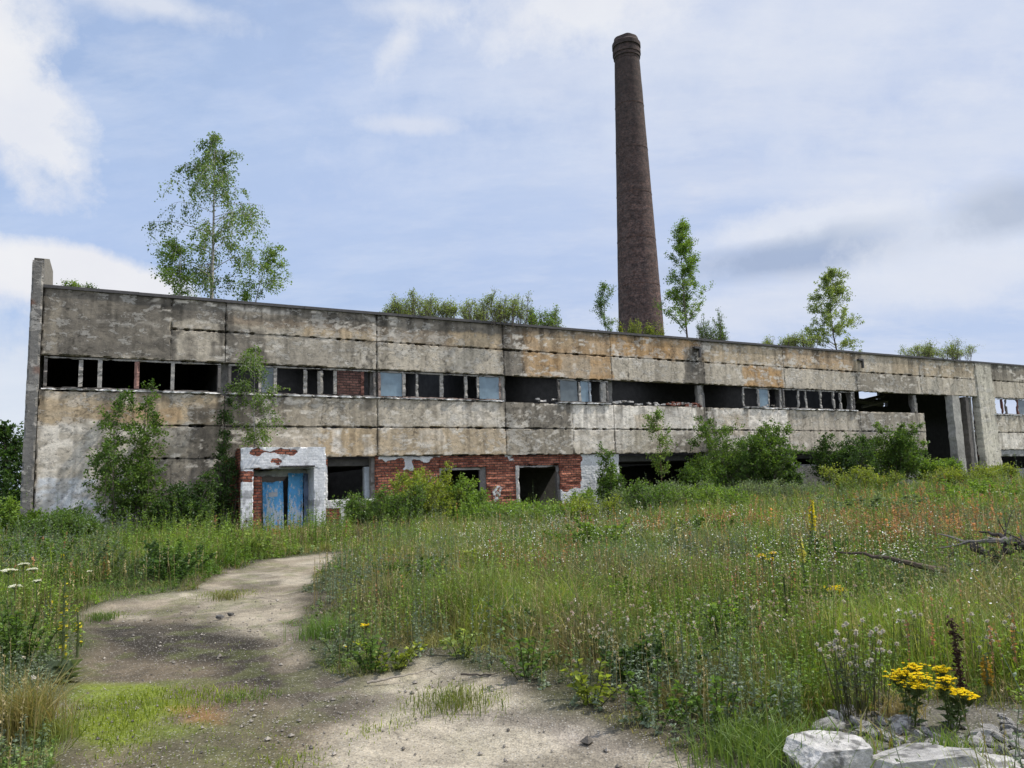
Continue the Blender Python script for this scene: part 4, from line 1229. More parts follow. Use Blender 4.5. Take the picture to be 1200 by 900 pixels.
def px_field(x, y, blobs):
    """sum of soft blobs given as photo pixel centres with radii in metres"""
    out = np.zeros(len(x))
    for px, py, rad, wgt in blobs:
        g = ground(px, py); out += wgt * np.exp(-((x - g[0]) ** 2 + (y - g[1]) ** 2) / (2 * rad * rad))
    return out


def blade_mesh(name, x, y, hgt, wid, colr, lean=.35, mat='grass', tipc=None, kind='stuff'):
    n = len(x); z = height(x, y) - .03
    az = RNG.random(n) * 2 * PI; ln = hgt * np.abs(RNG.normal(0, lean, n)); bend = RNG.uniform(.2, 1.6, n)
    dx, dy = np.cos(az), np.sin(az); fa = RNG.random(n) * 2 * PI
    sx, sy = np.cos(fa) * wid * .5, np.sin(fa) * wid * .5
    p0 = np.stack([x, y, z], 1)
    p1 = p0 + np.stack([dx * ln * .35 * (1 - bend * .5), dy * ln * .35 * (1 - bend * .5), hgt * .55], 1)
    p2 = p0 + np.stack([dx * ln, dy * ln, hgt * (1 - .12 * bend)], 1)
    s = np.stack([sx, sy, np.zeros(n)], 1)
    V = np.stack([p0 - s, p0 + s, p1 + s * .8, p1 - s * .8, p2], 1).reshape(-1, 3)
    i = np.arange(n)[:, None] * 5
    c = np.repeat(colr, 5, 0).reshape(n, 5, 3)
    if tipc is not None: c[:, 4] = tipc
    b = MB(); b.add(V, i + np.array([[0, 1, 2, 3]]), i + np.array([[3, 2, 4]]), col=c.reshape(-1, 3))
    return b


def grass_colour(x, y, n):
    g1 = np.array([.092, .155, .024]); g2 = np.array([.245, .295, .046]); blue = np.array([.100, .150, .068]); straw = np.array([.34, .30, .15]); red = np.array([.21, .115, .06])
    f = fbm(x, y, 3, 4, .45); k = RNG.random(n)
    c = g1 + (g2 - g1) * np.clip(f * 1.6 - .4 + (k - .5) * .6, 0, 1)[:, None]
    m = (sstep(.45, .65, fbm(x, y, 50, 4, .35)) * .8)[:, None]; c = c + (blue - c) * m
    br = np.array([.19, .145, .085]); m = (sstep(.56, .68, fbm(x, y, 130, 5, .9)) * .55)[:, None]; c = c + (br - c) * m
    c = c * (.60 + .78 * sstep(.3, .7, fbm(x, y, 150, 4, 1.3)))[:, None]
    s = RNG.random(n) < (.12 + .22 * sstep(.48, .68, fbm(x, y, 77, 4, .55)))
    c[s] = c[s] + (straw - c[s]) * RNG.uniform(.4, 1, s.sum())[:, None]
    s = RNG.random(n) < .03 + .08 * sstep(.5, .7, fbm(x, y, 99, 4, .4))
    c[s] = c[s] + (red - c[s]) * RNG.uniform(.3, .9, s.sum())[:, None]
    return c * np.exp(RNG.normal(0, .2, n))[:, None]


def keep(x, y, edge=.0):
    sd = path_sd(x, y)
    k = (sd < edge) & before_facade(x, y, .15) & ~in_portal(x, y)
    return k, sd


STONES = [(915, 905), (935, 862), (975, 838), (1060, 826), (1230, 832), (1260, 960), (900, 960)]
SP = np.array([ground(*p)[:2] for p in STONES])

LOW = [(375, 641, 1.0, .6), (330, 642, .9, .55), (420, 641, .9, .5), (955, 672, .5, .55), (946, 716, .4, .5), (1085, 675, .7, .6), (1050, 668, .6, .6), (1010, 662, .6, .6), (1125, 675, .9, .6), (1165, 675, .9, .6), (980, 712, .35, .6), (900, 675, .4, .5), (1020, 850, .45, .5), (1130, 850, .5, .5)]
# (count, inner and outer radius, height, width)
bl = MB()
for n, r0, r1, hh, ww in ((170000, 3.2, 9, .30, .006), (170000, 9, 16, .33, .0095), (160000, 16, 27, .38, .016), (120000, 27, 46, .44, .026), (26000, 46, 90, .5, .06)):
    x, y = scatter(n, r0, r1)
    k, sd = keep(x, y)
    if r0 < 10:
        k &= (poly_sd(np.stack([x, y], 1), SP) < .05) | (RNG.random(n) < .16)
    # clumping: thin spots and tall spots
    cl = fbm(x, y, 12, 4, 1.9)
    k &= RNG.random(n) < sstep(.22, .55, cl) * .85 + .15
    x, y, sd, cl = x[k], y[k], sd[k], cl[k]; m = len(x)
    h = hh * (.45 + .8 * cl) * np.exp(RNG.normal(0, .28, m)) * sstep(.25, -1.4, sd).clip(.2, 1) * (.42 + 1.05 * sstep(.32, .68, fbm(x, y, 160, 4, .6)))
    pc = (loc((pt0 + pt1) / 2, PO - 1.5))
    h = h * (1 - .62 * np.exp(-((x - pc[0]) ** 2 + (y - pc[1]) ** 2) / 6.0))
    for (qx, qy, qr, qv) in LOW:
        g_ = ground(qx, qy); h = h * (1 - qv * np.exp(-((x - g_[0]) ** 2 + (y - g_[1]) ** 2) / (2 * qr * qr)))
    b2 = blade_mesh('g', x, y, h, ww * RNG.uniform(.6, 1.3, m) * np.where(RNG.random(m) < .1, 2.2, 1), grass_colour(x, y, m), lean=.6)
    bl.add(b2.V[0], b2.Q[0], b2.T[0], col=b2.C[0])
tag(bl.build('meadow_grass', M['grass']), 'tall mixed green and straw coloured grass covering the meadow', 'grass', kind='stuff')

# low turf, moss and seedlings on the bare patch
x, y = scatter(170000, 3.6, 15, -40, 30)
sd = path_sd(x, y)
moss = [(120, 830), (170, 815), (200, 835), (240, 800), (140, 860)]
mf = px_field(x, y, [(140, 832, .42, 1.0), (90, 845, .3, .9), (190, 812, .25, .8), (262, 812, .22, .9), (120, 870, .3, .5), (533, 815, .25, 1.2), (265, 694, .35, .9), (122, 720, .25, .9), (440, 762, .3, .2), (570, 812, .1, .8), (345, 888, .15, 1.0), (250, 760, .5, .06), (250, 870, .6, .13), (180, 890, .5, .16), (415, 858, .07, .6), (433, 852, .06, .8), (460, 846, .05, .8), (500, 834, .05, .5), (425, 835, .1, .2), (460, 848, .12, .4)])
k = (sd > 0) & (RNG.random(len(x)) < np.clip(mf, 0, 1))
x, y, mf = x[k], y[k], mf[k]; m = len(x)
cc = np.array([.10, .155, .014]) + (np.array([.25, .29, .03]) - np.array([.10, .155, .014])) * RNG.random(m)[:, None]
b2 = blade_mesh('t', x, y, (.012 + .028 * mf) * np.exp(RNG.normal(0, .35, m)), .006 + 0 * x, cc * np.exp(RNG.normal(0, .2, m))[:, None], lean=.9)
tag(b2.build('turf_patch', M['grass']), 'low yellow green moss and turf on the bare track', 'moss', kind='stuff')


def stems_of(x, y, h, r, colr, lean=.12, segs=3):
    """thin three-sided upright stems; returns builder, tip positions and axis"""
    n = len(x); z = height(x, y) - .03
    az = RNG.random(n) * 2 * PI; ln = h * np.abs(RNG.normal(0, lean, n))
    p0 = np.stack([x, y, z], 1); p2 = p0 + np.stack([np.cos(az) * ln, np.sin(az) * ln, h], 1)
    p1 = (p0 + p2) / 2 + np.stack([-np.cos(az) * ln * .2, -np.sin(az) * ln * .2, 0 * h], 1)
    th = np.arange(3) * 2 * PI / 3
    ring = np.stack([np.cos(th), np.sin(th), 0 * th], 1)
    V = np.stack([p[:, None] + ring[None] * (np.asarray(r) * s).reshape(-1, 1, 1) for p, s in ((p0, 1), (p1, .8), (p2, .5))], 1).reshape(-1, 3)
    i = np.arange(n)[:, None, None] * 9; q = []
    for a in range(2):
        for k in range(3): q.append([a * 3 + k, a * 3 + (k + 1) % 3, a * 3 + 3 + (k + 1) % 3, a * 3 + 3 + k])
    b = MB(); b.add(V, (i + np.array(q)[None]).reshape(-1, 4), col=np.repeat(colr, 9, 0))
    f = lambda s: np.where((s < .5)[..., None], p0[:, None] + (p1 - p0)[:, None] * (s * 2)[..., None], p1[:, None] + (p2 - p1)[:, None] * (s * 2 - 1)[..., None])
    return b, f, p2


def clip_pts(x, y, edge=-.05, far=60):
    k, sd = keep(x, y, edge)
    k &= (poly_sd(np.stack([x, y], 1), SP) < 0)
    pc = loc((pt0 + pt1) / 2, PO - 1.2)
    k &= (np.hypot(x - pc[0], y - pc[1]) > 2.4) | (RNG.random(len(x)) < .12)
    return x[k], y[k], sd[k]


# leafy herbs
hb = MB()
for n, r0, r1, lf, nl, hh in ((8000, 3.6, 10, .045, 18, .42), (11000, 10, 20, .06, 18, .56), (11000, 20, 44, .09, 16, .74), (-3200, 16, 31, .085, 22, .72)):
    x, y = scatter(abs(n), r0, r1, -47, 47 if n > 0 else -12); x, y, sd = clip_pts(x, y)
    k = RNG.random(len(x)) < .25 + .75 * sstep(.42, .62, fbm(x, y, 33, 4, .8)); x, y, sd = x[k], y[k], sd[k]; m = len(x)
    h = hh * np.exp(RNG.normal(0, .3, m)) * sstep(.2, -.8, sd).clip(.35, 1)
    pal = fbm(x, y, 61, 4, .5)
    ca = np.array([.065, .14, .018]) + (np.array([.20, .285, .040]) - np.array([.065, .14, .018])) * np.clip(pal * 2 - .5, 0, 1)[:, None]
    si = (sstep(.5, .62, fbm(x, y, 81, 4, .4)))[:, None]; ca = ca + (np.array([.15, .19, .125]) - ca) * si
    ca = ca * np.exp(RNG.normal(0, .2, m))[:, None]
    b2, f, tip = stems_of(x, y, h, .003 + .0005 * np.hypot(x, y) / 8, ca * .8)
    hb.add(b2.V[0], b2.Q[0], col=b2.C[0])
    s = RNG.uniform(.12, 1, (m, nl)); P = f(s).reshape(-1, 3); a = RNG.random(m * nl) * 2 * PI
    D = np.stack([np.cos(a), np.sin(a), RNG.uniform(-.1, .9, m * nl)], 1)
    leaves(hb, P, D, (lf * (1.15 - .6 * s) * RNG.uniform(.7, 1.3, (m, nl))).ravel(), np.repeat(ca, nl, 0) * np.exp(RNG.normal(0, .18, m * nl))[:, None], wid=.22)
tag(hb.build('leafy_weeds', M['leaf']), 'leafy green weeds growing among the meadow grass', 'weeds', kind='stuff')

# straw coloured seed grasses, reddish sorrel
sg = MB()


def spikes(bld, x, y, h, r, stemc, headc, frac, nl, lf, wid=.35, spread=.5, lean=.1):
    m = len(x)
    if not m: return
    b2, f, tip = stems_of(x, y, h, r, np.tile(stemc, (m, 1)) * np.exp(RNG.normal(0, .15, m))[:, None], lean)
    bld.add(b2.V[0], b2.Q[0], col=b2.C[0])
    s = 1 - frac * RNG.random((m, nl)); P = f(s).reshape(-1, 3) ; a = RNG.random(m * nl) * 2 * PI
    D = np.stack([np.cos(a) * spread, np.sin(a) * spread, RNG.uniform(.3, 1, m * nl)], 1)
    cc = np.repeat(np.tile(headc, (m, 1)) * np.exp(RNG.normal(0, .25, m))[:, None], nl, 0) * np.exp(RNG.normal(0, .15, m * nl))[:, None]
    leaves(bld, P, D, lf * RNG.uniform(.6, 1.3, m * nl), cc, wid=wid)


for n, r0, r1, lf in ((2600, 3.8, 12, .02), (4200, 12, 24, .032), (3000, 24, 44, .05)):
    x, y = scatter(n, r0, r1); x, y, sd = clip_pts(x, y, -.1)
    k = RNG.random(len(x)) < .2 + .8 * sstep(.45, .62, fbm(x, y, 77, 4, .55)); x, y = x[k], y[k]
    spikes(sg, x, y, .55 * np.exp(RNG.normal(0, .2, len(x))), .0022 + .0009 * np.hypot(x, y) / 10, (.27, .23, .10), (.37, .31, .18), .35, 14, lf, .2, .3)
tag(sg.build('seed_grass', M['grass']), 'straw coloured seeding grass stalks in the meadow', 'grass', kind='stuff')
so_ = MB()
RED = [(905, 632, 1.6, 1.0), (1000, 636, 2.0, 1.0), (1060, 640, 2.0, .9), (1120, 620, 2.5, .5), (690, 640, 1.2, .9), (740, 640, 1.2, .5), (660, 690, .7, .8), (620, 690, .5, .5), (905, 725, .35, .6), (850, 630, 1.3, .7), (1165, 660, 1.5, .6), (1050, 590, 2.5, .6), (330, 640, .8, .35), (1170, 800, .4, .5)]
for n, r0, r1, lf in ((9000, 5, 14, .020), (14000, 14, 26, .035), (14000, 26, 44, .055)):
    x, y = scatter(n, r0, r1); x, y, sd = clip_pts(x, y, -.1)
    k = RNG.random(len(x)) < np.clip(px_field(x, y, RED) * .55 + .012, 0, .65) * sstep(.44, .62, fbm(x, y, 7, 4, 1.3)); x, y = x[k], y[k]
    spikes(so_, x, y, .62 * np.exp(RNG.normal(0, .2, len(x))), .003 + .0009 * np.hypot(x, y) / 10, (.22, .15, .07), (.36, .19, .10), .5, 18, lf, .5, .7)
tag(so_.build('red_sorrel', M['grass']), 'rusty red sorrel spikes scattered through the meadow', 'sorrel', kind='stuff')

# small white daisies, pinkish clover heads
wf = MB()
WHT = [(650, 660, 1.6, 1.0), (700, 640, 1.8, 1.0), (600, 650, 1.5, .9), (590, 620, 1.6, .8), (660, 690, 1.0, .9), (700, 690, 1.0, .7), (760, 620, 2.0, .5), (970, 655, 1.6, .8), (930, 690, 1.3, .5), (1060, 700, 1.4, .55), (1150, 720, 1.2, .6), (850, 660, 1.6, .4), (1100, 760, .8, .5), (820, 590, 2.0, .35), (1000, 610, 2.5, .3), (460, 620, 1.6, .35), (1030, 560, 4, .25)]
for n, r0, r1, nl, lf in ((6000, 4.5, 12, 6, .0075), (9000, 12, 22, 6, .010), (8000, 22, 42, 5, .017)):
    x, y = scatter(n, r0, r1); x, y, sd = clip_pts(x, y, -.12)
    k = RNG.random(len(x)) < np.clip(px_field(x, y, WHT) * .6 + .004, 0, .75) * sstep(.44, .60, fbm(x, y, 17, 4, 1.1)); x, y = x[k], y[k]; m = len(x)
    h = .55 * np.exp(RNG.normal(0, .2, m))
    b2, f, tip = stems_of(x, y, h, .002 + .0008 * np.hypot(x, y) / 10, np.tile([.08, .12, .045], (m, 1)))
    wf.add(b2.V[0], b2.Q[0], col=b2.C[0])
    P = np.repeat(tip, nl, 0) + RNG.normal(0, 1, (m * nl, 3)) * np.array([.06, .06, .045]); c0 = np.tile([.72, .72, .68], (m * nl, 1)) * RNG.uniform(.75, 1.05, (m * nl, 1))
    r = (lf * RNG.uniform(.6, 1.25, m * nl))[:, None]
    tl = RNG.normal(0, .4, (m * nl, 2))
    ux = np.stack([np.ones(m * nl), 0 * tl[:, 0], tl[:, 0]], 1) * r; uy = np.stack([0 * tl[:, 0], np.ones(m * nl), tl[:, 1]], 1) * r
    ring = [np.cos(k * PI / 3) * ux + np.sin(k * PI / 3) * uy for k in range(6)]
    V = np.stack([P + q for q in ring], 1).reshape(-1, 3)
    i = np.arange(m * nl)[:, None] * 6
    wf.add(V, np.concatenate([i + np.array([[0, 1, 2, 3]]), i + np.array([[0, 3, 4, 5]])]), col=np.repeat(c0, 6, 0))
tag(wf.build('white_daisies', M['petal']), 'tiny white daisies dotted over the meadow', 'daisies', kind='stuff')
cv = MB()
CLV = [(735, 765, .55, 1), (790, 745, .6, 1), (850, 770, .6, 1), (880, 740, .6, .6), (700, 790, .4, .9), (800, 800, .5, .7), (1010, 745, .5, 1.), (1060, 740, .5, .7), (1180, 740, .45, 1.), (960, 790, .5, .4), (320, 755, .0, 0), (410, 755, .2, .5), (1130, 690, .8, .6), (1190, 700, .6, .6)]
x, y = scatter(24000, 4.2, 12); x, y, sd = clip_pts(x, y, -.05)
k = RNG.random(len(x)) < np.clip(px_field(x, y, CLV) * .10 + .003, 0, .3); x, y = x[k], y[k]; m = len(x)
b2, f, tip = stems_of(x, y, .36 * np.exp(RNG.normal(0, .22, m)), .0018 + 0 * x, np.tile([.09, .12, .04], (m, 1)), .2)
cv.add(b2.V[0], b2.Q[0], col=b2.C[0])
nl = 14
a = RNG.normal(0, 1, (m * nl, 3)); a /= np.linalg.norm(a, axis=1, keepdims=True)
base = np.where(RNG.random(m)[:, None] < .5, np.array([[.50, .40, .36]]), np.array([[.62, .58, .55]]))
leaves(cv, np.repeat(tip, nl, 0), a + [0, 0, .3], .019 * RNG.uniform(.7, 1.2, m * nl), np.repeat(base, nl, 0) * RNG.uniform(.6, 1.1, (m * nl, 1)), wid=.35)
tag(cv.build('clover_heads', M['petal']), 'pinkish clover heads along the lower meadow edge', 'clover', kind='stuff')

# loose grit on the bare ground
gv = MB()
x, y = scatter(10000, 3.6, 13, -44, 40)
sd = path_sd(x, y); k = (sd > -.25) & (RNG.random(len(x)) < .25 + .75 * sstep(.45, .6, fbm(x, y, 5, 4, 1.2))); x, y = x[k], y[k]; m = len(x)
s = .007 * np.exp(RNG.normal(0, .5, m)); z = height(x, y) - .035 + (fbm(x, y, 5.5, 4, 3.0) - .5) * .035 + s * .3
oc = np.array([[1, 0, 0], [0, 1, 0], [-1, 0, 0], [0, -1, 0], [0, 0, .8], [0, 0, -.8]], float)
V = (np.stack([x, y, z], 1)[:, None] + oc[None] * s[:, None, None] * RNG.uniform(.6, 1.4, (m, 6, 1))).reshape(-1, 3)
i = np.arange(m)[:, None, None] * 6
tr_ = np.array([[0, 1, 4], [1, 2, 4], [2, 3, 4], [3, 0, 4], [1, 0, 5], [2, 1, 5], [3, 2, 5], [0, 3, 5]])
gv.add(V, None, (i + tr_[None]).reshape(-1, 3), col=np.repeat(np.array([.30, .27, .23]) * RNG.uniform(.35, 1.35, (m, 1)), 6, 0))
tag(gv.build('loose_gravel', M['rock']), 'loose grey grit lying on the bare track', 'gravel', kind='stuff')


# ------------------------------------------------------------------ single wild plants
def h_px(px, py, ptop):
    """base point and height of an upright thing from its base and top rows"""
    g = ground(px, py); kd = np.hypot(g[0], g[1]); d = ray(px, ptop); z = CAMZ + d[2] / np.hypot(d[0], d[1]) * kd
    return g, max(z - g[2], .1)


def mullein(px, py, ptop, label, flower=(.66, .56, .04), spike=.45, leafy=True, stemc=(.13, .16, .07), rad=.03, group='mulleins in the meadow', cover=1.0):
    g, H = h_px(px, py, ptop)
    o = empty('mullein', g); tag(o, label, 'mullein', group)
    lean = np.array([random.uniform(-.05, .05), random.uniform(-.05, .05), 1]) * H
    ax = spline(np.array([0, 0, -.05]), lean, np.array([random.uniform(-.03, .03), 0, 0]) * H, 8)
    b = MB(); b.tube(ax, np.linspace(rad * .5, rad * .25, 8), 6, col=stemc); b.build('stem', M['leaf'], o)
    if leafy:
        b = MB(); n = 26
        s = np.sort(RNG.random(n)) * (1 - spike) * 1.0; a = np.arange(n) * 2.4 + RNG.random(n)
        P = np.stack([np.interp(s, np.linspace(0, 1, 8), ax[:, k]) for k in range(3)], 1)
        D = np.stack([np.cos(a), np.sin(a), .35 + s * 1.2], 1)
        leaves(b, P, D, (.20 if H < 1 else .3) * H ** .5 * (1.05 - s * 1.2).clip(.2, 1) * RNG.uniform(.7, 1.1, n), np.tile([.115, .15, .075], (n, 1)) * RNG.uniform(.7, 1.2, (n, 1)), wid=.2)
        b.build('leaves', M['leaf'], o)
    b = MB(); n = int(150 * max(H, .5))
    s = 1 - spike * RNG.random(n); a = RNG.random(n) * 2 * PI
    P = np.stack([np.interp(s, np.linspace(0, 1, 8), ax[:, k]) for k in range(3)], 1)
    wd = np.interp(s, [1 - spike, 1 - spike * .6, 1], [.8, 1, .45]) * rad
    P[:, 0] += np.cos(a) * wd * .4; P[:, 1] += np.sin(a) * wd * .4
    D = np.stack([np.cos(a), np.sin(a), RNG.uniform(0, .8, n)], 1)
    isf = RNG.random(n) < cover
    cc = np.where(isf[:, None], np.array([flower]), np.array([[.13, .17, .05]])) * RNG.uniform(.7, 1.15, (n, 1))
    leaves(b, P, D, wd * 1.05 * RNG.uniform(.8, 1.4, n), cc, wid=.5); b.build('flower_spike', M['petal'], o)
    return o


mullein(955, 655, 587, 'tall bright yellow mullein, topmost flower spike in the right half of the meadow', spike=.5, rad=.05, cover=.9)
mullein(946, 700, 632, 'pale yellow mullein just below the tall bright yellow one', spike=.38, rad=.04, flower=(.6, .55, .16), cover=.8)
mullein(925, 738, 676, 'dark green unopened mullein spike left of the yellow ragwort', spike=.85, rad=.03, leafy=False, cover=0.0, stemc=(.05, .08, .03))
mullein(1126, 630, 605, 'small yellow mullein spike before the dead branches', spike=.6, rad=.06, cover=.9)
mullein(74, 800, 672, 'tallest greenish yellow mullein beside the dirt track at left', spike=.8, rad=.03, cover=.3, leafy=True, group='mulleins at the left track edge')
mullein(90, 770, 712, 'short dark mullein right of the tallest one at the left track edge', spike=.75, rad=.03, cover=.25, leafy=False, group='mulleins at the left track edge')
mullein(58, 735, 690, 'thin mullein left of the tallest one at the left track edge', spike=.7, rad=.028, cover=.4, leafy=False, group='mulleins at the left track edge')
mullein(122, 690, 647, 'straw coloured withered spike behind the left track edge', spike=.7, rad=.05, flower=(.30, .22, .09), cover=1.0, leafy=False, group='mulleins at the left track edge')
mullein(73, 690, 650, 'green slender mullein in the weeds left of the withered spike', spike=.7, rad=.045, cover=.3, leafy=False, group='mulleins at the left track edge')
mullein(793, 650, 610, 'faint pale yellow mullein in the middle of the meadow', spike=.6, rad=.05, flower=(.45, .42, .14), cover=.6, group='mulleins in the meadow')
mullein(1161, 820, 768, 'rusty yellow spike right of the large ragwort', spike=.6, rad=.03, flower=(.36, .22, .03), cover=.9, leafy=False)
# dark dead dock stalk
g, H = h_px(1131, 845, 727); o = empty('dock_stalk', g); tag(o, 'dark brown dead dock stalk behind the large ragwort', 'dock stalk')
b = MB(); ax = spline(np.array([0, 0, -.05]), np.array([-.02, 0, H]), np.array([.01, 0, 0]), 6); b.tube(ax, np.linspace(.008, .004, 6), 5, col=(.05, .032, .022)); b.build('stem', M['deadwood'], o)
b = MB(); n = 420; s = .28 + .72 * RNG.random(n); a = RNG.random(n) * 2 * PI; P = np.stack([np.interp(s, np.linspace(0, 1, 6), ax[:, k]) for k in range(3)], 1) + RNG.normal(0, .012, (n, 3))
leaves(b, P, np.stack([np.cos(a), np.sin(a), RNG.uniform(0, .8, n)], 1), .02 * RNG.uniform(.6, 1.4, n), np.array([.06, .036, .025]) * RNG.uniform(.6, 1.4, (n, 1)), wid=.5); b.build('seed_head', M['deadwood'], o)


def ragwort(px, py, heads, label):
    """stems carrying flat yellow flower heads; heads are photo columns/rows with a half width in pixels"""
    g = ground(px, py); kd = float(np.hypot(g[0], g[1]))
    o = empty('ragwort', g); tag(o, label, 'ragwort', 'yellow ragwort plants')
    st = MB(); fl = MB(); lv = MB()
    for (hx, hy, hw) in heads:
        d = ray(hx, hy); k = (kd + random.uniform(-.12, .12)) / np.hypot(d[0], d[1]); p = CAM + d * k - g
        ax = spline(np.array([p[0] * .25, p[1] * .25, -.03]), p, np.array([0, 0, .02]), 6); st.tube(ax, .004, 5, col=(.09, .12, .04))
        rad = hw / F_PX * kd
        n = 46
        for _ in range(n):
            q = p + np.array([RNG.normal(0, rad * .5), RNG.normal(0, rad * .5), RNG.normal(.0, rad * .17)])
            st.tube([p - [0, 0, .07], q], .0016, 3, col=(.10, .13, .04), cap=False)
            m = 12; a = np.arange(m) * 2 * PI / m
            leaves(fl, np.tile(q, (m, 1)), np.stack([np.cos(a), np.sin(a), np.full(m, RNG.uniform(.0, .5))], 1), np.full(m, .0125), np.tile([.88, .75, .03], (m, 1)) * RNG.uniform(.8, 1.1), wid=.28)
            fl.tube([q - [0, 0, .003], q + [0, 0, .004]], .0045, 6, col=(.66, .42, .01))
        m = 16; s = RNG.uniform(.15, .85, m); P = np.stack([np.interp(s, np.linspace(0, 1, 6), ax[:, k]) for k in range(3)], 1); a = RNG.random(m) * 2 * PI
        leaves(lv, P, np.stack([np.cos(a), np.sin(a), RNG.uniform(0, .7, m)], 1), RNG.uniform(.04, .09, m), np.tile([.075, .11, .035], (m, 1)) * RNG.uniform(.7, 1.3, (m, 1)), wid=.18)
    st.build('stems', M['leaf'], o); lv.build('leaves', M['leaf'], o); fl.build('flower_heads', M['petal'], o)


ragwort(1068, 850, [(1052, 792, 11), (1064, 799, 13), (1078, 793, 10), (1076, 803, 10), (1072, 781, 8), (1058, 788, 8)], 'largest yellow ragwort above the rubble, left of the dead dock stalk')
ragwort(1115, 855, [(1102, 784, 8), (1108, 796, 8), (1116, 809, 11), (1128, 812, 9), (1134, 815, 8), (1104, 805, 7)], 'yellow ragwort right of the largest one, around the dead dock stalk')
ragwort(980, 722, [(976, 690, 7), (984, 692, 7), (980, 688, 5)], 'small compact yellow ragwort alone in the right meadow')
ragwort(900, 680, [(893, 651, 6), (902, 655, 5), (906, 648, 4)], 'faint yellow ragwort left of the pale yellow mullein')
ragwort(425, 760, [(427, 733, 4), (418, 752, 3), (409, 757, 3)], 'tiny yellow flowered plant at the track edge')


def umbel(px, py, ptop, wpx, label):
    g, H = h_px(px, py, ptop); kd = float(np.hypot(g[0], g[1])); R = wpx / 2 / F_PX * kd
    o = empty('wild_carrot', g); tag(o, label, 'wild carrot', 'wild carrots at the left edge')
    st = MB(); fl = MB(); p = np.array([random.uniform(-.04, .04), random.uniform(-.04, .04), H])
    ax = spline(np.array([0, 0, -.03]), p - [0, 0, R * .8], np.array([.02, 0, 0]), 6); st.tube(ax, .005, 5, col=(.09, .13, .05))
    for k in range(26):
        a = random.random() * 2 * PI; r = R * random.random() ** .5; q = p + np.array([math.cos(a) * r, math.sin(a) * r, -.25 * r * r / R + random.uniform(-.006, .006)])
        st.tube([ax[-1], q], .0018, 3, col=(.09, .13, .05), cap=False)
        n = 12; P = q + RNG.normal(0, R * .1, (n, 3)) * [1, 1, .3]; aa = RNG.random(n) * 2 * PI
        leaves(fl, P, np.stack([np.cos(aa), np.sin(aa), RNG.uniform(-.1, .3, n)], 1), np.full(n, R * .16), np.tile([.78, .78, .74], (n, 1)) * RNG.uniform(.8, 1.05, (n, 1)), wid=.5)
    st.build('stem', M['leaf'], o); fl.build('flower_umbel', M['petal'], o)


umbel(1, 740, 668, 14, 'large white wild carrot flower at the left picture edge')
umbel(24, 730, 660, 9, 'highest white wild carrot flower near the left edge')
umbel(38, 735, 666, 9, 'white wild carrot flower right of the highest one')
umbel(41, 745, 680, 8, 'white wild carrot flower below the right one of the upper pair')
umbel(12, 755, 686, 11, 'lowest wide white wild carrot flower near the left edge')
umbel(101, 715, 669, 5, 'small white wild carrot flower apart from the others, behind the withered spike')


def fluffy(px, py, pts, label, stemc=(.085, .085, .045)):
    g = ground(px, py); kd = float(np.hypot(g[0], g[1])); o = empty('thistle', g); tag(o, label, 'thistle', 'seeding thistles')
    st = MB(); fl = MB(); fork = np.array([0, 0, .25])
    for (hx, hy) in pts:
        d = ray(hx, hy); k = (kd + random.uniform(-.15, .15)) / np.hypot(d[0], d[1]); p = CAM + d * k - g
        st.tube(spline(np.array([p[0] * .55 + random.uniform(-.05, .05), p[1] * .55, -.03]), p, np.array([0, 0, .05]), 6), np.linspace(.0032, .0014, 6), 4, col=stemc)
        n = 46; a = RNG.normal(0, 1, (n, 3)); a /= np.linalg.norm(a, axis=1, keepdims=True)
        leaves(fl, np.tile(p, (n, 1)), a + [0, 0, .3], .017 * RNG.uniform(.7, 1.2, n), np.tile([.60, .56, .57], (n, 1)) * RNG.uniform(.7, 1.1, (n, 1)), wid=.25)
        n = 7; P = p * np.array([.85, .85, 1]) * RNG.uniform(.35, .95, (n, 1)); aa = RNG.random(n) * 2 * PI
        leaves(st, P, np.stack([np.cos(aa), np.sin(aa), RNG.uniform(-.2, .5, n)], 1), RNG.uniform(.025, .05, n), np.tile([.085, .11, .05], (n, 1)), wid=.2)
    st.build('stems', M['leaf'], o); fl.build('seed_heads', M['petal'], o)


rp = lambda cx, cy, sx, sy, n: [(random.gauss(cx, sx), random.gauss(cy, sy)) for _ in range(n)]
fluffy(995, 845, rp(992, 752, 24, 15, 26), 'dark stemmed thistle with many fluffy pale heads left of the ragwort')
fluffy(1018, 838, rp(1012, 757, 20, 18, 14), 'thinner thistle with fluffy pale heads between the dark stemmed one and the ragwort')
fluffy(1155, 800, rp(1152, 745, 9, 14, 9), 'thistle with fluffy pale heads behind the dead dock stalk, to its right')
fluffy(1190, 790, rp(1187, 738, 9, 8, 12), 'thistle with fluffy pale heads at the right picture edge')
fluffy(1068, 790, rp(1066, 722, 7, 6, 7), 'small thistle with pale heads behind the largest ragwort')


def tuft(name, px, py, ptop, n, rad, cols, label, cat, group=None, wid=.008, lean=.5):
    g, H = h_px(px, py, ptop); o = empty(name, g); tag(o, label, cat, group)
    x = RNG.normal(0, rad, n); y = RNG.normal(0, rad, n)
    c = np.array(cols[0]) + (np.array(cols[1]) - np.array(cols[0])) * RNG.random(n)[:, None]
    b = blade_mesh('t', x + g[0], y + g[1], H * RNG.uniform(.45, 1.05, n), wid * RNG.uniform(.6, 1.2, n), c, lean=lean)
    b.V[0] = b.V[0] - g
    bb = b.build('blades', M['grass'], o)
    return o


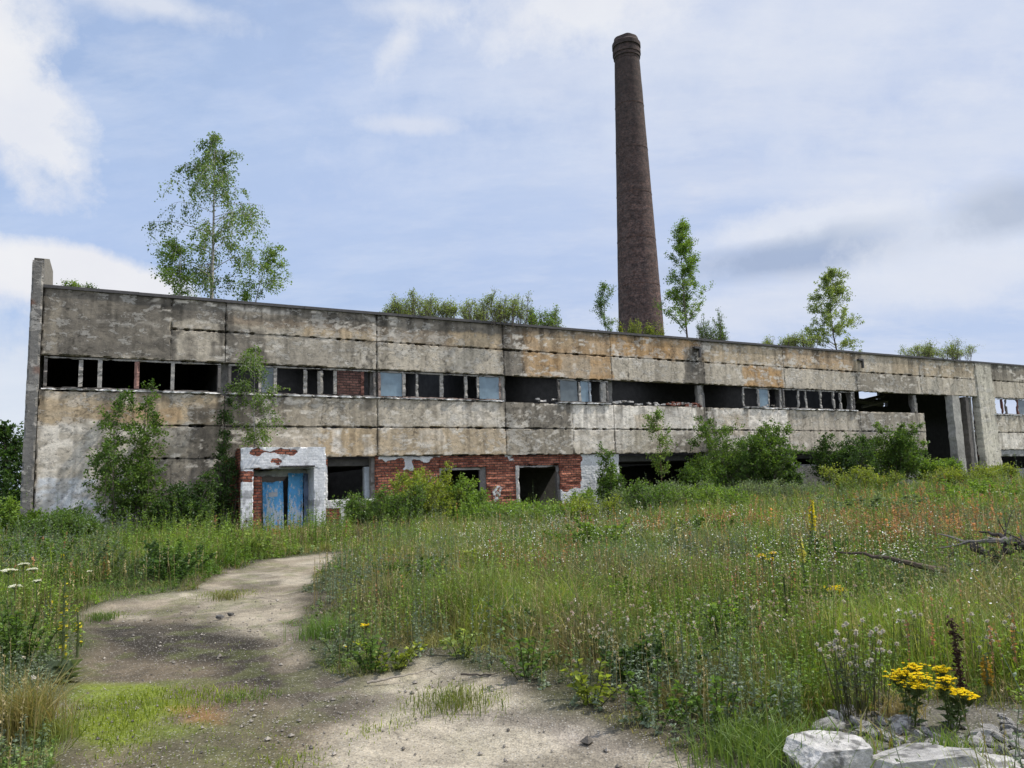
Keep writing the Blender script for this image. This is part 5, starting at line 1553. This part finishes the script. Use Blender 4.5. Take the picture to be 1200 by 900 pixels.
tuft('grass_tuft', 30, 865, 770, 520, .10, [(.30, .23, .09), (.16, .17, .05)], 'dry straw coloured grass tuft at the lower left edge', 'grass tuft', lean=.6)
tuft('grass_tuft', 60, 870, 822, 160, .08, [(.20, .22, .05), (.12, .16, .04)], 'yellow green tuft right of the dry straw tuft', 'grass tuft', lean=.9)
tuft('grass_tuft', 533, 822, 800, 420, .16, [(.07, .11, .03), (.20, .20, .06)], 'low round grass tuft alone on the pale track', 'grass tuft', wid=.006, lean=.7)
tuft('grass_tuft', 265, 700, 686, 160, .12, [(.08, .12, .03), (.22, .18, .06)], 'small grass tuft in the middle of the far track', 'grass tuft', lean=.7)
tuft('grass_tuft', 120, 724, 710, 160, .10, [(.07, .13, .03), (.12, .18, .04)], 'small green tuft at the left side of the far track', 'grass tuft', lean=.7)
tuft('grass_tuft', 385, 745, 712, 500, .16, [(.09, .17, .03), (.15, .23, .05)], 'lush bright green tuft at the bend of the track', 'grass tuft', lean=.6)
tuft('grass_tuft', 905, 890, 826, 600, .2, [(.09, .16, .03), (.16, .22, .05)], 'tall lush grass tuft left of the concrete blocks', 'grass tuft', lean=.6)
tuft('grass_tuft', 880, 880, 826, 420, .2, [(.06, .11, .025), (.13, .19, .04)], 'second lush tuft left of the tall one by the blocks', 'grass tuft', lean=.7)
tuft('grass_tuft', 1055, 842, 800, 200, .07, [(.34, .28, .15), (.26, .21, .11)], 'dry pale straw under the largest ragwort', 'grass tuft', lean=.5)
tuft('grass_tuft', 285, 815, 806, 130, .10, [(.09, .15, .03), (.15, .2, .05)], 'flat green tuft on the dark soil right of the mossy patch', 'grass tuft', lean=1.2)
tuft('grass_tuft', 800, 730, 640, 160, .5, [(.15, .19, .06), (.22, .20, .08)], 'thin tall grass stems in the middle of the meadow', 'grass tuft', lean=.3)
tuft('grass_tuft', 1120, 895, 835, 90, .05, [(.10, .18, .04), (.15, .22, .05)], 'few green blades in front of the concrete blocks', 'grass tuft', lean=.3)


# broad leaved herbs at the track edge
def herb(px, py, ptop, pal, label, w=.16, n=90, lf=.06):
    g, H = h_px(px, py, ptop); o = empty('herb', g); tag(o, label, 'herb', 'leafy herbs at the track edge')
    st = MB(); lv = MB()
    for k in range(9 if n < 200 else 26):
        p = np.array([random.gauss(0, w), random.gauss(0, w), H * random.uniform(.45, 1)])
        ax = spline(np.array([p[0] * .3, p[1] * .3, -.02]), p, np.array([0, 0, .02]), 5); st.tube(ax, .004, 4, col=(.07, .08, .035))
        s = RNG.uniform(.1, 1, n // 5); P = np.stack([np.interp(s, np.linspace(0, 1, 5), ax[:, j]) for j in range(3)], 1); a = RNG.random(len(s)) * 2 * PI
        leaves(lv, P, np.stack([np.cos(a), np.sin(a), RNG.uniform(-.1, .8, len(s))], 1), lf * RNG.uniform(.6, 1.2, len(s)), leaf_cols(len(s), PAL[pal]), wid=.33)
    st.build('stems', M['leaf'], o); lv.build('leaves', M['leaf'], o)


herb(435, 788, 742, 'mid', 'leafy herb clump nearest the track bend')
herb(405, 775, 715, 'silver', 'greyish herb behind the lush tuft at the track bend')
herb(460, 785, 750, 'yellow', 'yellow green herb right of the nearest herb clump')
herb(618, 795, 742, 'mid', 'dark leafy herb where the track widens')
herb(690, 825, 770, 'yellow', 'reddish stemmed herb at the lower edge of the meadow')
herb(770, 850, 780, 'mid', 'wide clover like herb at the lower edge of the meadow', w=.22, n=140, lf=.05)
herb(840, 860, 790, 'mid', 'wide leafy herb left of the lush tufts', w=.22, n=140, lf=.05)
herb(540, 770, 735, 'olive', 'low olive herb above the twig on the track')
herb(1045, 690, 640, 'silver', 'grey green herb in the meadow below the dead branch')
herb(1190, 690, 630, 'silver', 'pale grey herb right of the dead branches', w=.3, n=160)
herb(1110, 600, 572, 'bright', 'bright green herb clump before the hall posts', w=.5, n=160, lf=.12)


GH = 'broad leaved weed clumps in the meadow'
for px, py, pt, pal, w_, n_, lf_, lab in (
        (700, 650, 606, 'bright', .5, 260, .11, 'bright broad leaved weed clump in the middle of the meadow below the white plaster'),
        (840, 640, 604, 'mid', .5, 260, .11, 'dark broad leaved weed clump left of the tall bright mullein'),
        (480, 690, 650, 'mid', .35, 220, .08, 'weed clump on the left slope of the meadow above the track bend'),
        (560, 680, 642, 'yellow', .35, 200, .08, 'yellow green weed clump in the left part of the meadow'),
        (960, 660, 630, 'dark', .3, 260, .09, 'dark leafy clump at the foot of the tall bright mullein'),
        (730, 715, 676, 'mid', .3, 220, .06, 'weed clump amid the daisies in the centre of the meadow'),
        (860, 760, 700, 'bright', .22, 220, .05, 'fresh green clump left of the thistle with many heads'),
        (640, 750, 700, 'mid', .25, 220, .05, 'green weed clump above the place where the track widens'),
        (1120, 740, 700, 'mid', .3, 220, .06, 'weed clump in the right meadow above the dead dock stalk'),
        (1030, 610, 578, 'silver', .8, 260, .14, 'grey green clump in the far right meadow'),
        (1150, 592, 562, 'bright', .8, 260, .14, 'light green clump in the far right meadow below the pale pillar'),
        (200, 680, 632, 'dark', .45, 260, .09, 'tall dark weeds left of the far end of the track'),
        (110, 680, 628, 'silver', .5, 260, .09, 'grey weeds behind the track at left'),
        (40, 680, 628, 'mid', .5, 260, .09, 'dark green weeds near the left picture edge'),
        (20, 790, 700, 'mid', .22, 220, .05, 'grey green herbs above the dry straw tuft'),
        (290, 655, 618, 'olive', .4, 240, .09, 'olive weeds just left of the entrance portal'),
        (745, 800, 745, 'dark', .22, 240, .05, 'dark clover patch at the lower meadow edge')):
    herb(px, py, pt, pal, lab, w=w_, n=n_, lf=lf_)


# ------------------------------------------------------------------ rubble, blocks, dead wood
def rock_mesh(size, seed, flat=None, sub=5, ncut=11):
    """a broken lump: a ball cut by planes and roughened"""
    import bmesh
    bm = bmesh.new(); bmesh.ops.create_icosphere(bm, subdivisions=sub, radius=1.0)
    V = np.array([v.co[:] for v in bm.verts]); T = np.array([[v.index for v in f.verts] for f in bm.faces]); bm.free()
    rng = np.random.default_rng(seed)
    N = rng.normal(size=(ncut, 3)); N /= np.linalg.norm(N, axis=1, keepdims=True)
    N[0] = (0, 0, 1); N[1] = (.08, -1, .15); N[1] /= np.linalg.norm(N[1]); D = rng.uniform(.55, .85, ncut); D[0] = .5; D[1] = .6
    for k in range(ncut):
        e = V @ N[k] - D[k]; V = V - np.clip(e, 0, None)[:, None] * N[k]
    n_ = V / (np.linalg.norm(V, axis=1, keepdims=True))
    V = V + n_ * ((fbm(V[:, 0] * 2 + seed, V[:, 1] * 2, V[:, 2] * 2, 5, 1.6) - .5) * .09)[:, None]
    V = V + n_ * ((fbm(V[:, 0] + seed, V[:, 1], V[:, 2], 4, 9.) - .5) * .045)[:, None]
    V = V * np.asarray(size)
    c = np.array([.46, .445, .42]) * (.6 + .75 * fbm(V[:, 0] / max(size) + seed, V[:, 1] / max(size), V[:, 2] / max(size), 4, 3.2))[:, None]
    k = sstep(.55, .68, fbm(V[:, 0] / max(size), V[:, 1] / max(size) + seed, V[:, 2] / max(size), 4, 5.)) * .6
    c = c * (1 - k)[:, None]
    return V, T, c


def rock(name, px, py, size, label, group, seed, rz=0.0, sink=.3, sub=4, tint=1.0, cat='stone'):
    V, T, c = rock_mesh(size, seed, sub=sub)
    b = MB(); b.add(V, None, T, col=c * tint)
    o = b.build(name, M['rock']); g = ground(px, py)
    o.location = (g[0], g[1], g[2] + size[2] * (.5 - sink)); o.rotation_euler = (random.uniform(-.1, .1), random.uniform(-.1, .1), rz)
    return tag(o, label, cat, group)


GB = 'broken concrete blocks at the lower right'
rock('concrete_block', 972, 905, (.27, .21, .22), 'biggest broken concrete block, leftmost of the row at the lower right corner', GB, 3, .1, sub=6, cat='block', tint=1.05)
rock('concrete_block', 1066, 912, (.40, .2, .17), 'middle broken concrete block right of the biggest one', GB, 8, -.1, sub=6, cat='block', tint=.85)
rock('concrete_block', 1166, 918, (.30, .2, .16), 'pale concrete block at the right end of the row in the corner', GB, 14, .3, sub=6, cat='block', tint=1.05)
rock('concrete_block', 1058, 851, (.11, .085, .085), 'medium broken lump among the small rubble behind the blocks', GB, 21, .4, sub=5, cat='block', tint=.9)
rock('concrete_block', 980, 846, (.045, .07, .09), 'upright slab shard behind the biggest block', GB, 24, .2, sub=5, cat='block')
rock('concrete_block', 1182, 858, (.065, .05, .04), 'pale lump at the right edge behind the row of blocks', GB, 28, .6, sub=5, cat='block')
rock('concrete_block', 968, 870, (.08, .08, .05), 'flat shard resting against the back of the biggest block', GB, 29, .9, sub=5, cat='block', tint=1.1)
protos = [rock_mesh((1, .8, .6), 40 + k, sub=3) for k in range(6)]
pm = []
for V, T, c in protos:
    b = MB(); b.add(V, None, T, col=c)
    o = b.build('rubble_stone', M['rock']); pm.append(o.data); bpy.data.objects.remove(o)
for k in range(170):
    px = random.uniform(945, 1235); py = random.gauss(857, 12) if px < 1090 else random.gauss(866, 14)
    if py < 828 or py > 895: continue
    g = ground(px, py); s = .026 * math.exp(random.gauss(0, .5)) + .008
    o = bpy.data.objects.new('rubble_stone', pm[k % 6]); COL.objects.link(o)
    o.location = (g[0], g[1], g[2] + s * .3); o.scale = (s * random.uniform(.7, 1.5), s, s * random.uniform(.7, 1.2)); o.rotation_euler = (random.uniform(-.5, .5), random.uniform(-.5, .5), random.uniform(0, 6))
    tag(o, 'small pale rubble stone strewn under the ragwort behind the concrete blocks', 'stone', 'small rubble stones behind the blocks')
rock('boulder', 414, 634, (.26, .2, .2), 'white rounded stone in the grass right of the entrance portal', None, 55, .3, sub=5, tint=1.35)
rock('boulder', 396, 640, (.2, .12, .06), 'flat white shard left of the rounded white stone', None, 57, .3, sub=5, tint=1.3)
rock('boulder', 1142, 556, (.6, .5, .55), 'grey concrete lump at the foot of the pale pillar', None, 58, .3, sub=5, tint=.6)
rock('boulder', 770, 590, (.5, .35, .3), 'pale broken lump below the empty ground floor opening', None, 61, .3, sub=5, tint=.8)
rock('boulder', 270, 723 - 3, (.05, .04, .03), 'small dark stone on the far track', None, 62, .3, sub=4, tint=.25)
rock('boulder', 258, 723, (.06, .045, .035), 'second small dark stone left of the first on the far track', None, 63, .8, sub=4, tint=.3)


def branch(name, pts, r0, label, colr=(.13, .11, .095), group=None, twigs=4):
    """pts: (photo column, photo row, metres above ground, shift of depth)"""
    P = []
    for (px, py, dep) in pts:
        d = ray(px, py); P.append(CAM + d * (dep / np.hypot(d[0], d[1])))
    P = np.array(P); o = empty(name, P[0]); Q = P - P[0]
    n = 16; s = np.linspace(0, 1, len(Q)); u = np.linspace(0, 1, n)
    A = np.stack([np.interp(u, s, Q[:, k]) for k in range(3)], 1); A += RNG.normal(0, r0 * .22, A.shape)
    b = MB(); b.tube(A, r0 * (1 - .8 * u), 7, col=colr); b.build('limb', M['deadwood'], o)
    b = MB(); L = np.linalg.norm(A[-1] - A[0])
    for _ in range(twigs):
        i = random.randrange(3, n - 1); v = (A[-1] - A[0]) / L + RNG.normal(0, .6, 3); b.tube(spline(A[i], A[i] + v * L * random.uniform(.12, .34), RNG.normal(0, .03 * L, 3), 5), np.linspace(r0 * .4, .004, 5), 4, col=colr)
    if twigs: b.build('twigs', M['deadwood'], o)
    tag(o, label, 'branch', group)


GBR = 'dead branches lying in the right meadow'
gA = ground(1150, 668); D0 = float(np.hypot(gA[0], gA[1])) * .82
branch('dead_branch', [(1110, 668, D0), (1085, 665, D0 - 1.2), (1050, 656, D0 - 1.4), (1010, 649, D0 - 1.3), (984, 647, D0 - 1.2)], .045, 'long thin bare branch reaching left over the grass', (.085, .065, .05), GBR, 0)
branch('dead_branch', [(1190, 633, D0), (1160, 634, D0), (1122, 634, D0 + .4)], .05, 'bleached thick branch lying level at the top of the dead wood', (.20, .18, .16), GBR, 3)
branch('dead_branch', [(1200, 644, D0 + .3), (1175, 628, D0 + .3), (1148, 623, D0 + .6)], .05, 'dark upper branch rising above the bleached one', (.06, .05, .045), GBR, 5)
branch('dead_branch', [(1085, 668, D0), (1125, 664, D0 + .1), (1180, 658, D0)], .055, 'dark lowest branch lying on the grass', (.085, .075, .065), GBR, 6)
branch('dead_branch', [(1140, 640, D0 + .2), (1160, 652, D0 + .1), (1185, 668, D0 - .1)], .06, 'dark slanting branch crossing between the level ones', (.07, .06, .05), GBR, 6)
branch('dead_branch', [(1172, 668, D0), (1176, 640, D0), (1180, 612, D0 + .2)], .03, 'thin dark upright branch at the right end of the dead wood', (.06, .05, .045), GBR, 5)
branch('dead_branch', [(1235, 655, D0 - .3), (1200, 640, D0), (1170, 648, D0 + .2)], .06, 'thick dark branch at the right picture edge', (.07, .06, .05), GBR, 6)
gB = ground(480, 794); DB = float(np.hypot(gB[0], gB[1]))
branch('twig', [(430, 800, DB - .1), (470, 792, DB), (510, 784, DB + .2)], .012, 'pale bent twig lying on the track', (.26, .23, .19), None, 1)
gB = ground(570, 790); DB = float(np.hypot(gB[0], gB[1]))
branch('twig', [(540, 790, DB - .05), (575, 791, DB), (598, 785, DB + .1)], .010, 'short dark twig at the meadow edge right of the pale twig', (.07, .06, .05), None, 1)
